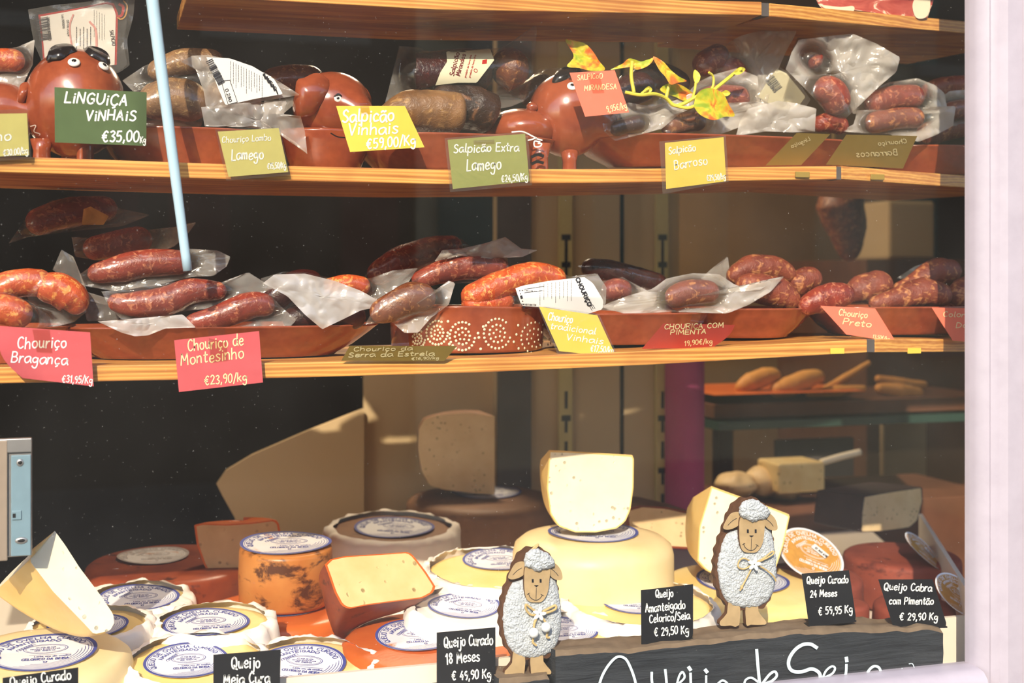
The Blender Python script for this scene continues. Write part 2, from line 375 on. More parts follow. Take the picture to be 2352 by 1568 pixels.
# ---------------------------------------------------------------- handwriting: one pen stroke per list, 10 units = cap height
FONT = {
'a': (7, [[6,5,4,6,1,5,0,3,1,.5,3,0,5,2,6,5,6,2,7,0]]), 'b': (6.5, [[0,10,0,0,0,3,2,6,5,5.5,5.5,3,4,.3,1.5,0,0,1.5]]),
'c': (6, [[5,5,3,6,.7,4.5,.5,2,2,0,5,.8]]), 'd': (7.2, [[5.5,5,3,6,.5,4.5,.5,1.5,2.5,0,5,1.5,5.8,10],[5.8,5,5.8,2,6.6,0]]),
'e': (6.2, [[.5,3,5,3.6,4.5,5.8,2.5,6,.6,4,.8,1.3,2.8,0,5.5,1]]), 'f': (5, [[4.5,9,3,10,2,8,2,0],[.3,5.5,4,5.7]]),
'g': (7, [[5.5,5,3,6,.6,4.8,.6,2.3,2.5,1,5,2.5,5.6,5.5],[5.6,5.5,5.6,-1,4.5,-4,2,-4,.5,-2.5]]), 'h': (6.4, [[0,10,0,0],[0,2,.3,4,2.5,6,4.5,5,5,0]]),
'i': (2.8, [[1,6,1,0],[1,8,1.2,8.6]]), 'j': (3.8, [[2.5,6,2.5,-2,1.3,-4,-.5,-3],[2.5,8,2.7,8.6]]), 'k': (6, [[0,10,0,0],[4.5,6,.3,2.8],[1.5,3.6,5,0]]),
'l': (3.2, [[1,10,.8,3,1.3,.3,2.5,.3]]), 'm': (8.4, [[0,6,0,0],[0,3,.5,4.5,2,6,3.2,5,3.4,0],[3.4,3,3.8,4.5,5.3,6,6.6,5,6.8,0]]),
'n': (6.4, [[0,6,0,0],[0,2.5,.5,4.3,2.5,6,4.3,5,4.7,0]]), 'o': (6.8, [[3,6,.7,5,.5,2,2.5,0,5,1,5.6,3.5,4.5,5.6,3,6]]),
'p': (6.8, [[0,6,0,-4],[0,3,1.5,5.8,4,6,5.4,4,4.8,1,2.5,0,.2,1.2]]), 'q': (7, [[5.5,5,3,6,.6,4.8,.6,2,2.5,.6,5,2,5.6,5.5],[5.6,5.5,5.6,-4]]),
'r': (4.4, [[0,6,0,0],[0,2,.4,3.5,1.8,5.6,3.6,5.8]]), 's': (5.6, [[4.5,5.2,2.5,6,.7,4.8,2.3,3.2,4.5,1.9,3.5,.2,1.5,0,.2,.8]]),
't': (5, [[1.8,9,1.6,2,2.3,0,4,.6],[0,6,4,6.2]]), 'u': (6.4, [[0,6,.3,1.5,2,0,4,1.5,4.6,6],[4.6,6,4.6,1.5,5.3,0]]), 'v': (5.6, [[0,6,2.2,0,2.2,0,4.6,6]]),
'x': (5.5, [[0,6,4.5,0],[4.5,6,0,0]]), 'z': (5.5, [[.2,6,4.5,6],[4.5,6,.2,0],[.2,0,4.8,0]]),
'A': (7.4, [[0,0,3,10],[3,10,6,0],[1.2,3.6,5,3.6]]), 'B': (7.2, [[0,0,0,10],[0,10,3.5,10,5,8,3.5,5.4,.5,5.2],[.5,5.2,4,5.2,6,3,4,.2,0,0]]),
'C': (7.4, [[6,8.5,4,10,1.2,8.3,.3,4.5,1.5,1,4,0,6.3,1.5]]), 'D': (7.6, [[0,0,0,10],[0,10,4,9,6.3,5,4,1,0,0]]),
'E': (6.6, [[5.5,10,0,10],[0,10,0,0],[0,0,5.6,0],[0,5.2,4.6,5.2]]), 'G': (7.8, [[6.2,8.3,4,10,1.2,8.3,.3,4.5,1.5,1,4,0,6.3,1.5],[6.3,1.5,6.3,4.5],[6.3,4.5,3.8,4.5]]),
'H': (7.5, [[0,10,0,0],[6,10,6,0],[0,5,6,5]]), 'I': (2.6, [[1,10,1,0]]), 'J': (6, [[4.5,10,4.5,2,3,0,.8,.4,0,2]]),
'K': (7, [[0,10,0,0],[5.5,10,.3,4.5],[1.5,5.4,6,0]]), 'L': (6.2, [[.6,10,.3,0],[.3,0,5.3,.2]]), 'M': (9, [[0,0,.8,10],[.8,10,3.8,3],[3.8,3,6.8,10],[6.8,10,7.6,0]]),
'N': (7.6, [[0,0,.2,10],[.2,10,5.8,0],[5.8,0,6,10]]), 'O': (8.2, [[3.5,10,1,8.5,.2,5,1.2,1.2,3.5,0,6,1.5,6.8,5,5.9,8.6,3.5,10]]),
'P': (6.8, [[0,0,0,10],[0,10,4,10,5.8,7.6,4,5,0,4.6]]), 'Q': (8.6, [[3.5,10,1,8.5,.2,5,1.2,1.2,3.5,0,6,1.5,6.8,5,5.9,8.6,3.5,10,2.4,9],[3.4,3,5,.2,7.8,-.8]]),
'R': (7, [[0,0,0,10],[0,10,4,10,5.8,7.6,4,5,0,4.6],[2.5,4.8,6.2,0]]), 'S': (6.8, [[5.5,8.5,3.4,10,1,8.5,1.3,6.3,4.5,4.3,5.6,2,3.4,0,.3,1]]),
'T': (7, [[0,10,6.5,10],[3.2,10,3.2,0]]), 'U': (7.4, [[0,10,.2,3,3,0,6,3,6.2,10]]), 'V': (7, [[0,10,3,0],[3,0,6,10]]),
'0': (6.6, [[2.8,10,.6,8,.2,4.5,1.2,.8,3,0,5,1.6,5.6,5.5,4.6,9,2.8,10]]), '1': (4.4, [[.3,7.5,2.5,10],[2.5,10,2.5,0]]), '2': (6.4, [[.4,8,2.5,10,5,8,4,5,.3,0],[.3,0,5.5,.2]]),
'3': (6.2, [[.5,9,3,10,4.8,8,2.2,5.4],[2.2,5.4,5.2,3.3,3.5,.2,.3,1]]), '4': (6.6, [[3.5,10,.2,3.6],[.2,3.6,5.5,3.6],[4.2,6,4.2,0]]), '5': (6.4, [[5,10,1,10],[1,10,.6,5.6,3.5,6,5.3,3.5,3.6,.3,.3,.6]]),
'6': (6.4, [[4.6,9.6,2,8,.4,4,1.6,.3,4,.3,5.3,3,3.6,5.4,.8,4]]), '7': (6.2, [[.2,10,5.2,10],[5.2,10,2,0]]), '8': (6.4, [[3,5.4,.8,7.6,2.8,10,5,7.8,3,5.4,.4,2.6,2.8,0,5.4,2.6,3,5.4]]),
'9': (6.2, [[5,7.5,3,10,.6,8,1.5,5.3,4.5,6,5.2,9],[5.2,9,4.6,2.5,3,0]]), '€': (7.6, [[6,8.7,4,10,1.8,7.5,1.5,3,3.6,0,6,1],[0,6,4.6,6],[0,4,4.4,4]]),
',': (2.6, [[1.2,1,.4,-1.8]]), '.': (2.6, [[.8,.2,1.2,.4]]), '/': (5, [[0,-1.5,4,11]]), '-': (5, [[.5,4,4,4]]), ' ': (4.2, [])}
FONT['ã'] = (7, FONT['a'][1] + [[.8,7.8,2.3,9,3.8,8,5.3,9]]); FONT['ç'] = (6, FONT['c'][1] + [[2.8,0,3.4,-1.5,1.6,-2.4]])
FONT['Ç'] = (7.4, FONT['C'][1] + [[3.8,0,4.4,-1.5,2.6,-2.4]]); FONT['á'] = (7, FONT['a'][1] + [[3,7.5,4.5,9.5]])
def script_strokes(text, slant=0.0, jit=.0, seed=1):
    rnd = random.Random(seed); x = 0; out = []
    for ch in text:
        wd, st = FONT.get(ch, FONT['o'])
        jy = rnd.uniform(-jit, jit); js = 1 + rnd.uniform(-jit, jit) * .06
        for s_ in st:
            out.append([V((x + s_[i] * js + s_[i + 1] * slant, s_[i + 1] * js + jy, 0)) for i in range(0, len(s_), 2)])
        x += wd + 1.0
    return out, x
def ribbon(mb, pts, width, mp, m=0):
    """flat pen stroke; pts in a 2-D frame, mp turns (x, y, lift) into a place"""
    n = len(pts); vs_ = []
    for i, p in enumerate(pts):
        t = pts[min(i + 1, n - 1)] - pts[max(i - 1, 0)]
        t = t.normalized() if t.length > 1e-9 else V((1, 0, 0))
        q = V((-t.y, t.x, 0)) * width * .5
        if i == 0: p = p - t * width * .3
        if i == n - 1: p = p + t * width * .3
        vs_ += [mp(p + q), mp(p - q)]
    mb.add(vs_, [(2 * i, 2 * i + 1, 2 * i + 3, 2 * i + 2) for i in range(n - 1)], m)
def write(mb, text, p0, p1, h, width, mp, slant=0.0, jit=.5, seed=1, m=0):
    """text from baseline point p0 to p1 (frame units), cap height h, y axis of the frame points DOWN like the photograph"""
    st, L = script_strokes(text, slant, jit, seed)
    p0, p1 = V((*p0, 0)), V((*p1, 0)); ex = (p1 - p0); sx = ex.length / L; ex.normalize(); ey = V((ex.y, -ex.x, 0))
    for s_ in st:
        q = [p0 + ex * (p.x * sx) + ey * (p.y * h / 10) for p in s_]
        ribbon(mb, cr(q, 4) if len(q) > 2 else q, width, mp, m)
# ================================================================ setting
YS = .10                                   # shelf fronts stand 10 cm behind the glass
o = MB().box((-4, -12, -.02), (5, 4, 0)).build('floor', M['asphalt']); struct(o)
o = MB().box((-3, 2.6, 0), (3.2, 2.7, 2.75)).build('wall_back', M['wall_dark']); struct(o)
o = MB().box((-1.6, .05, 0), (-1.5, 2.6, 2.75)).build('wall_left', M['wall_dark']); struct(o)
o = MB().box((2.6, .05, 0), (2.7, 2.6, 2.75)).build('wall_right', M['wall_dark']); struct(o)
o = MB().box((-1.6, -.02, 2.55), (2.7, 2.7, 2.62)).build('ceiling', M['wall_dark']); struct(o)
o = MB().box((-1.6, -.10, 2.03), (2.7, .03, 2.55)).build('wall_front', M['facade_pale']); struct(o)
# window pane
xr = P(2216, 700, -.012).x
o = MB().box((-1.45, -.006, .93), (xr + .02, 0, 2.03)).build('window_1', M['glass']); struct(o)
# right-hand frame: a moulded post
fx = P(2217, 700, 0).x
k = mpp(2280, -.04)
prof = [(0, .001), (.003, -.014), (.008, -.025), (.016, -.030), (.0185, -.029), (.0205, -.031), (.030, -.033), (.034, -.038), (.037, -.041), (.060, -.041), (.0615, -.039), (.063, -.041), (.066, -.046), (.076, -.050), (.086, -.050), (.089, -.046), (.16, -.046), (.16, .001)]
mb = MB(); n = len(prof)
vs_ = [(fx + a, b, z) for z in (.86, 2.1) for a, b in prof]
mb.add(vs_, [(i, (i + 1) % n, n + (i + 1) % n, n + i) for i in range(n)])
o = mb.build('trim_1', M['frame_white']); struct(o)
# sill: rounded nosing running under the pane
zs = P(2218, 1532, -.02).z
prof = [(.004, zs), (-.022, zs - .001), (-.034, zs - .004), (-.042, zs - .012), (-.046, zs - .03), (-.046, zs - .12), (.004, zs - .12)]
mb = MB(); n = len(prof)
zl = P(1990, 1567, -.02).z - zs
x0, x1 = -1.45, fx + .004
vs_ = [(x, b, z + (0 if x > 0 else 0)) for x in (x0, x1) for b, z in prof]
mb.add(vs_, [(i, (i + 1) % n, n + (i + 1) % n, n + i) for i in range(n)] + [tuple(range(n)), tuple(reversed(range(n, 2 * n)))])
o = mb.build('trim_2', M['frame_white']); struct(o)
o = MB().box((-1.6, -.046, 0), (2.7, .02, zs - .05)).build('wall_front_low', M['facade_pale']); o.name = 'wall_street'; struct(o)
# beige back panels with slotted rails, and the divider behind the cheeses
YB = 1.05
o = MB().box((P(1560, 900, 2.4).x - .4, 2.4, 0), (2.6, 2.44, 2.55)).build('wall_partition', M['wall_brown']); struct(o)
xa = P(1142, 900, YB).x
mb = MB().box((xa, YB, 0), (P(1560, 900, YB).x, YB + .03, 2.5))
o = mb.build('wall_panel', M['wall_beige']); struct(o)
for i, px in enumerate((1428, 1515)):                       # dark seams between the panels
    x = P(px, 900, YB).x
    o = MB().box((x - .004, YB - .002, .3), (x + .004, YB + .001, 2.5)).build('trim_%d' % (3 + i), M['wall_dark']); struct(o)
o = MB().box((xa - .001, YB - .012, .3), (P(1216, 900, YB).x, YB - .001, 2.5)).build('trim_5', M['grey_board']); struct(o)
for i, px in enumerate((1303, 1525)):
    x = P(px, 900, YB - .02).x; r = thing('slotted_rail', (x, YB, .3), ('brass slotted shelf rail on the beige wall behind the tall white cheese wedge', 'brass slotted shelf rail on the beige wall beside the purple column')[i], 'shelf rail', 'slotted wall rails')
    MB().box((x - .014, YB - .012, .3), (x + .014, YB - .002, 2.4)).build('rail', M['standard'], r)
    for j, py in enumerate((545, 575, 608, 905, 960, 1020, 1080, 1140)):
        z = P(px, py, YB - .013).z; big = j % 2 == 0
        s = MB(); s.box((x - (.010 if big else .003), YB - .0135, z - .006), (x + (.010 if big else .003), YB - .0125, z + .006))
        s.box((x - .003, YB - .0135, z - .03), (x + .003, YB - .0125, z - .006)); s.build('slot', M['hole'], r)
# ---------------------------------------------------------------- shelves
def on_line(px, py, x0, ang):
    """where a sight line meets the upright plane through (x0, YS) turned by ang"""
    d = ray(px, py); nx, ny = -math.sin(ang), math.cos(ang)
    t = ((x0 - CAM.x) * nx + (YS - CAM.y) * ny) / (d.x * nx + d.y * ny); return CAM + d * t
SH = {}
def shelf(key, edge, side, label, label2, bottom=False, ang=math.radians(15)):
    top = [P(px, py, YS) for px, py in edge]
    th = .0185
    if bottom: top = [p + V((0, 0, th)) for p in top]
    SH[key] = top
    mb = MB(); D = {'top': .22, 'up': .29, 'mid': .36}[key]
    pts = ([] if key == 'top' else [(top[0] + (top[0] - top[1]).normalized() * .35)]) + top
    mb2 = []
    for p in pts: mb2 += [p, p + V((0, D, 0)), p + V((0, D, -th)), p + V((0, 0, -th))]
    n = len(pts); f = []
    for i in range(n - 1):
        for k in range(4): f.append((4 * i + k, 4 * i + 4 + k, 4 * i + 4 + (k + 1) % 4, 4 * i + (k + 1) % 4))
    f += [(0, 1, 2, 3), (4 * n - 1, 4 * n - 2, 4 * n - 3, 4 * n - 4)]
    o = mk('wooden_shelf', mb2, f, M['wood'], None, False); tag(o, label, 'shelf', 'pine window shelves'); bevel(o, .0012)
    # the corner board that continues the shelf at an angle
    c = top[-1]; a = [on_line(px, py, c.x, ang) for px, py in side]
    if bottom: a = [p + V((0, 0, th)) for p in a]
    e = (a[-1] - a[0]).normalized(); a = [a[0], a[-1] + e * .15]; bk = V((-math.sin(ang), math.cos(ang), 0)) * .27
    v = []
    for p in a: v += [p, p + bk, p + bk - V((0, 0, th)), p - V((0, 0, th))]
    f = [(k, 4 + k, 4 + (k + 1) % 4, (k + 1) % 4) for k in range(4)] + [(0, 1, 2, 3), (7, 6, 5, 4)]
    o = mk('wooden_shelf', v, f, M['wood'], None, False); tag(o, label2, 'shelf', 'pine window shelves'); bevel(o, .0012)
    SH[key + 'side'] = a
shelf('top', [(430, -9), (1000, 22), (1750, 35)], [(1768, 38), (2222, 77)], 'uppermost pine shelf whose front edge runs along the top of the window', 'angled pine corner board holding the sliced ham pack', True, math.radians(11))
shelf('up', [(0, 358), (560, 378), (1000, 389), (1400, 388), (1922, 381)], [(1934, 381), (2214, 403)], 'long pine shelf carrying the terracotta pig dishes', 'angled pine corner board under the dish beside the curled olive card')
shelf('mid', [(0, 843), (700, 832), (1100, 822), (1484, 806), (1992, 779)], [(2010, 779), (2212, 779)], 'long pine shelf carrying the dot-painted dish and red sausage packs', 'angled pine corner board under the dish of loose sausages by the window frame', False, math.radians(13))
for key, px, py, lab in (('top', 1759, 22, 'dark metal joint between the boards of the uppermost shelf'), ('up', 1928, 396, 'dark metal joint between the boards of the pig shelf'), ('mid', 2001, 793, 'dark metal joint between the boards of the lower shelf')):
    a, b = SH[key][-1], SH[key + 'side'][0]
    o = MB().box((a.x + .0005, YS + .004, a.z - .0185), (max(b.x - .0005, a.x + .003), YS + .03, a.z - .0005)).build('shelf_joint', M['grey_board'], None, False); tag(o, lab, 'bracket', 'shelf joints')
def shelf_z(key, x):
    p = SH[key]
    if x <= p[0].x: return p[0].z + (p[0].z - p[1].z) / (p[0].x - p[1].x) * (x - p[0].x)
    for a, b in zip(p, p[1:]):
        if x <= b.x: return a.z + (b.z - a.z) * (x - a.x) / (b.x - a.x)
    return p[-1].z
# small price-rail clips on the shelf edges
for px, py, yel, lab in ((1843, 401, 0, 'tiny dull metal clip on the pig shelf edge under the first curled olive card'), (2012, 407, 0, 'tiny dull metal clip on the angled corner board of the pig shelf'),
                         (1923, 806, 1, 'tiny yellow tag on the lower shelf edge under the coral card'), (2096, 805, 1, 'tiny yellow tag on the angled corner board of the lower shelf')):
    p = P(px, py, YS - .0025) if px < 2000 else on_line(px, py, SH['mid' if yel else 'up'][-1].x, math.radians(14)) + V((0, -.004, 0))
    w_ = .011; o = MB().box((p.x - w_, p.y - .0012, p.z - .004), (p.x + w_, p.y + .0012, p.z + .004)).build('edge_tag', M['card_yellow'] if yel else M['card_mustard']); tag(o, lab, 'tag', 'shelf edge tags'); bevel(o, .0006)
# ================================================================ the street (seen only in the pane)
def building(x0, x1, y, h, wall, seed, shutters, label, n=2):
    b = thing('building', ((x0 + x1) / 2, y, 0), label, 'building')
    MB().box((x0, y - 3, 0), (x1, y, h)).build('wall', M[wall], b)
    MB().box((x0, y, h - .3), (x1, y + .18, h)).build('cornice', M['stone'], b)
    for r_ in range(2):
        for c_ in range(n):
            cx = x0 + (c_ + .5) * (x1 - x0) / n; z = .9 + 2.35 * r_
            MB().box((cx - .42, y, z), (cx + .42, y + .02, z + 1.35)).build('window', M['facade_dark'], b)
            for s in (-1, 1):
                mb = MB().box((cx + s * .42 - .02 + (0 if s > 0 else -.38), y, z), (cx + s * .42 + .02 + (.38 if s > 0 else 0), y + .06, z + 1.35)); mb.build('shutter', M[shutters], b)
            MB().box((cx - .6, y, z - .1), (cx + .6, y + .12, z)).build('sill', M['stone'], b)
    return b
HR = 5.5
building(-7.0, 2.2, -8, HR, 'facade_dark', 1, 'maroon', 'dark townhouse across the street mirrored in the window', 5)
building(2.25, 14, -8, HR, 'facade', 2, 'teal', 'ochre townhouse with teal shutters mirrored in the window', 6)
# ================================================================ builders for the goods
def sausage_geo(path, r, y, seed=0, lump=.07, seg=22, nn=46, blunt=1.0):
    """path: (px, py[, dy]) points along the axis; r: radius in pixels (number or list along the path)"""
    p3 = [P(q[0], q[1], y + (q[2] if len(q) > 2 else 0)) for q in path]
    ax = resample(cr(p3, 10), nn); L = sum((b - a).length for a, b in zip(ax, ax[1:]))
    rs = r if isinstance(r, (list, tuple)) else [r] * 2
    k = mpp(path[len(path) // 2][0], y); rr = []
    for i in range(nn):
        s = i / (nn - 1); f = s * (len(rs) - 1); j = min(int(f), len(rs) - 2); rad = (rs[j] + (rs[j + 1] - rs[j]) * (f - j)) * k
        d = min(s, 1 - s) * L / (rad * blunt + 1e-9)
        e = 1 if d >= 1 else math.sqrt(max(0, 1 - (1 - d) ** 2))
        rr.append(max(rad * e, rad * .06))
    v, f = tube(ax, rr, seg)
    for i, p in enumerate(v):
        c = ax[min(i // seg, nn - 1)] if i < nn * seg else p
        d = p - c
        v[i] = c + d * (1 + lump * (noise.noise(p * 28 + V((seed * 3.1, 0, 0))) + .6 * noise.noise(p * 75 + V((seed, 7, 0)))))
    return v, f, ax, rr
def sausage(name, path, r, y, mat, label=None, cat=None, group=None, parent=None, seed=0, lump=.07, tip=None, blunt=1.0):
    v, f, ax, rr = sausage_geo(path, r, y, seed, lump, blunt=blunt)
    o = mk(name, v, f, M[mat], parent)
    if label: tag(o, label, cat, group)
    return o
def film_sheet(name, outline, y, tubes, mat, parent, seed=0, side=-1, flut=.005, rings=16, nb=88, ysl=(0, 0), freq=.016, marg=.0014, fall=26):
    """one layer of plastic film inside an outline, pulled tight over the sausages it holds, loose and creased elsewhere.
    tubes: list of (path, radius px, y)"""
    out = resample([V((q[0], q[1], 0)) for q in outline], nb, True)
    cx = sum(p.x for p in out) / nb; cy = sum(p.y for p in out) / nb; c = V((cx, cy, 0))
    segs = []
    for path, r, ty in tubes:
        q = resample(cr([V((a[0], a[1], 0)) for a in path], 8), 24); rs = r if isinstance(r, (list, tuple)) else [r, r]
        dys = [a[2] if len(a) > 2 else 0 for a in path]
        for i, a in enumerate(q):
            f = i / 23 * (len(rs) - 1); j = min(int(f), len(rs) - 2)
            e = min(i, 23 - i) / 23; rad = rs[j] + (rs[j + 1] - rs[j]) * (f - j)
            g = i / 23 * (len(dys) - 1); gj = min(int(g), max(0, len(dys) - 2)); dy = dys[gj] + ((dys[gj + 1] - dys[gj]) * (g - gj) if len(dys) > 1 else 0)
            segs.append((a, rad * (.55 + .45 * min(1, e * 8)), ty + dy))
    kk = mpp(cx, y)
    def yat(p, wout=None):
        free = y + ysl[0] * (p.x - cx) * kk + ysl[1] * (p.y - cy) * kk
        fl = noise.noise(V((p.x * freq, p.y * freq * 1.3, seed * 5.7))) * flut + abs(noise.noise(V((p.x * freq * 2.7, p.y * freq * 2.1, seed * 3.3 + 9)))) * flut * -.7 + noise.noise(V((p.x * freq * 6, p.y * freq * 5, seed))) * flut * .07
        best = None; w_ = 0
        for a, rad, ty in segs:
            d = math.hypot(p.x - a.x, p.y - a.y); r2 = rad * 1.04
            if d < r2:
                h = ty + side * (math.sqrt(r2 * r2 - d * d) * kk + marg); 
                if best is None or (h - best) * side > 0: best = h
                w_ = 1
            elif d < r2 + fall and w_ < 1: w_ = max(w_, (1 - (d - r2) / fall) ** 2 * .999); 
        if wout is not None: wout.append(1 - w_)
        if best is not None: return best + fl * .08
        near = min(segs, key=lambda s_: math.hypot(p.x - s_[0].x, p.y - s_[0].y))[2] if segs else y
        return (near + side * marg) * w_ + (free + fl + side * .0006) * (1 - w_)
    vs_ = []; loose = []
    for k in range(rings + 1):
        s = (k / rings) ** .8
        for p in out:
            q = c.lerp(p, s); edge = max(0, s - .8) * 5
            yy = yat(q, loose)
            # the rim of a sealed bag curls a little
            vs_.append(P(q.x, q.y, yy + edge * noise.noise(V((p.x * .03, p.y * .03, seed + 4))) * flut * .8))
    fs = []
    for k in range(rings):
        for i in range(nb): fs.append((k * nb + i, k * nb + (i + 1) % nb, (k + 1) * nb + (i + 1) % nb, (k + 1) * nb + i))
    o = mk(name, vs_, fs, M[mat], parent); a_ = o.data.attributes.new('loose', 'FLOAT', 'POINT'); a_.data.foreach_set('value', loose); return o
def pack(label, outline, y, tubes, mats, film_mat='film', group='plastic packs of cured meat', name='sausage_pack', cat='packaged sausage', flut=.005, back=True, extra=(), seed=None, ysl=(0, 0), lump=.05, tight=False, freq=.016):
    """a film bag with its sausages; tubes: (path px, radius px, dy)"""
    seed = seed if seed is not None else len(bpy.data.objects)
    base = P(sum(q[0] for q in outline) / len(outline), max(q[1] for q in outline), y)
    r = thing(name, base, label, cat, group)
    tb = [(t[0], t[1], y + (t[2] if len(t) > 2 else 0)) for t in tubes]
    for i, (t, m) in enumerate(zip(tb, mats if isinstance(mats, (list, tuple)) else [mats] * len(tb))):
        sausage('sausage', t[0], t[1], t[2], m, parent=r, seed=seed + i, lump=lump)
    film_sheet('film', outline, y, tb, film_mat, r, seed, -1, flut, ysl=ysl, freq=freq)
    if back: film_sheet('film_back', [(q[0] + (1.5 if i % 2 else -1.5), q[1] - 1) for i, q in enumerate(outline)], y, tb, film_mat, r, seed + .13, 1, flut, rings=10, ysl=ysl, freq=freq)
    for ol, dy, m, nm in extra:
        film_sheet(nm, ol, y + dy, [], m, r, seed + 1.7, -1, flut * .5, rings=10)
    return r
def bilin(c, u, v):
    a = V((*c[0], 0)).lerp(V((*c[1], 0)), u); b = V((*c[3], 0)).lerp(V((*c[2], 0)), u); return a.lerp(b, v)
def card(label, corners, y, mat, texts=(), ink='ink_white', sleeve=None, pen=3.2, ysl=(0, 0), bend=None, tape=None, slant=.12, group='handwritten price cards on the shelves', name='price_card', curve=None, mirror=False, pad=None):
    """corners tl, tr, br, bl in pixels; texts: (text, x0, y0, x1, y1, cap height)"""
    cx = sum(c[0] for c in corners) / 4; cy = sum(c[1] for c in corners) / 4; kk = mpp(cx, y)
    def yf(px, py):
        s = y + ysl[0] * (px - cx) * kk + ysl[1] * (py - cy) * kk
        return s + (bend(px, py) if bend else 0)
    r = thing(name, P(cx, max(c[1] for c in corners), y), label, 'price card', group)
    def sheet(nm, cs, mat_, off, th, nu=16, nv=10, bulge=0):
        vs_, fs = [], []
        for s in (0, 1):
            for j in range(nv + 1):
                for i in range(nu + 1):
                    u, v = i / nu, j / nv; p = bilin(cs, u, v)
                    if curve: p = curve(p, u, v)
                    vs_.append(P(p.x, p.y, yf(p.x, p.y) + off + s * th))
        W = nu + 1; K = W * (nv + 1)
        for j in range(nv):
            for i in range(nu):
                a = j * W + i; fs.append((a, a + W, a + W + 1, a + 1)); fs.append((K + a, K + a + 1, K + a + W + 1, K + a + W))
        rim = [i for i in range(W)] + [j * W + nu for j in range(1, nv + 1)] + [nv * W + i for i in range(nu - 1, -1, -1)] + [j * W for j in range(nv - 1, 0, -1)]
        for a, b in zip(rim, rim[1:] + rim[:1]): fs.append((a, b, K + b, K + a))
        return mk(nm, vs_, fs, M[mat_], r, True, None, 40)
    sheet('paper', corners, mat, 0, .0004)
    mb = MB(); mp = (lambda p: P(2 * cx - p.x, p.y, yf(2 * cx - p.x, p.y) - .0005)) if mirror else (lambda p: P(p.x, p.y, yf(p.x, p.y) - .0005))
    for i, t in enumerate(texts):
        write(mb, t[0], (t[1], t[2]), (t[3], t[4]), t[5], t[6] if len(t) > 6 else pen, mp, slant, .5, i + int(cx))
    if texts: mb.build('lettering', M[ink], r, False)
    if sleeve: sheet('sleeve', sleeve, 'sleeve', -.0016, .0002); sheet('sleeve_back', sleeve, 'sleeve', .0012, .0002)
    if tape:
        vs_, fs = [], []
        for j in range(7):
            for i in range(2):
                p = bilin(tape, i, j / 6); yy = yf(p.x, p.y) - .0013 if p.y > corners[0][1] else y + .002
                vs_.append(P(p.x, p.y, yy))
        for j in range(6): fs.append((2 * j, 2 * j + 2, 2 * j + 3, 2 * j + 1))
        mk('tape', vs_, fs, M['tape'], r)
    return r
def dish(label, x0, x1, rim, base, y, key, b=.095, flare=.74, wave=0, name='clay_dish', cat='dish', group='terracotta serving dishes', lip=.004, at_z=None, dots=False, p_=2.4):
    """oval glazed clay dish; x0..x1 and rim/base in pixels at its front wall"""
    xm = (x0 + x1) / 2; c = P(xm, rim, y); a = (P(x1, rim, y) - P(x0, rim, y)).length / 2
    zb = max(shelf_z(key, c.x + q * a * .8) for q in (-1, 0, 1)) + .0006 if at_z is None else at_z
    H = c.z - zb; cen = V((c.x, y + b, zb))
    r = thing(name, cen, label, cat, group)
    def ring(s, h, n_=72):
        o = []
        for i in range(n_):
            t = 2 * math.pi * i / n_; ct, st = math.cos(t), math.sin(t)
            o.append(cen + V((abs(ct) ** (2 / p_) * math.copysign(1, ct) * a * s, abs(st) ** (2 / p_) * math.copysign(1, st) * b * (1 - (1 - s) * a / b * .6), h + (wave * math.sin(3 * t + 1) * h / H if wave else 0))))
        return o
    th = .006 / a
    prof = [(flare * .93, 0), (flare * .98, .001), (flare, .004), (flare + (1 - flare) * .38, H * .35), (flare + (1 - flare) * .8, H * .75), (1 - .2 * th, H * .93), (1 + .3 * th, H * .965), (1, H), (1 - th, H * .99), (1 - 1.6 * th, H * .92), (flare + (1 - flare) * .45 - th, H * .4), (flare - th, .012), (flare * .5, .008), (.02, .008)]
    v, f = [], []; n_ = 72
    for s, h in prof: v += ring(s, h)
    for j in range(len(prof) - 1):
        for i in range(n_): f.append((j * n_ + i, j * n_ + (i + 1) % n_, (j + 1) * n_ + (i + 1) % n_, (j + 1) * n_ + i))
    f.append(tuple(reversed(range(n_))))
    mk('bowl', v, f, M['clay'], r)
    return r, cen, a, H
# ---------------------------------------------------------------- terracotta pigs
def pig_head(root, cx, cy, R, y, face, ears='clay', eyes=((0, 0), (0, 0)), brow=True, legs=(), stretch=(1, 1, 1), belly=None):
    """head of a pig dish: ball body with snout, ears, eyes. cx,cy,R pixels; face: direction the snout points (x,y,z)"""
    c = P(cx, cy, y); k = mpp(cx, y); r = R * k
    f = V(face).normalized(); s = f.cross(V((0, 0, 1))).normalized(); u = s.cross(f)
    def loc(a, b, h): return c + (s * a + f * b + u * h) * r
    # one continuous body: ball swelling into the snout
    v, fs = [], []; nu, nv = 40, 28
    for j in range(nv + 1):
        th = math.pi * j / nv
        for i in range(nu):
            ph = 2 * math.pi * i / nu
            d = f * math.cos(th) + (s * math.cos(ph) + u * math.sin(ph)) * math.sin(th)
            p = V((d.dot(s) * stretch[0], d.dot(f) * stretch[1], d.dot(u) * stretch[2]))
            m = max(0, math.cos(th)); sn = math.exp(-((th / .42) ** 4)) * .34
            p.y += sn - .03 * math.exp(-((th / .22) ** 4)); p.z -= sn * .55
            v.append(c + (s * p.x + f * p.y + u * p.z) * r)
    for j in range(nv):
        for i in range(nu): fs.append((j * nu + i, j * nu + (i + 1) % nu, (j + 1) * nu + (i + 1) % nu, (j + 1) * nu + i))
    mk('pig_head', v, fs, M['clay'], root)
    return c, r, loc, f, s, u
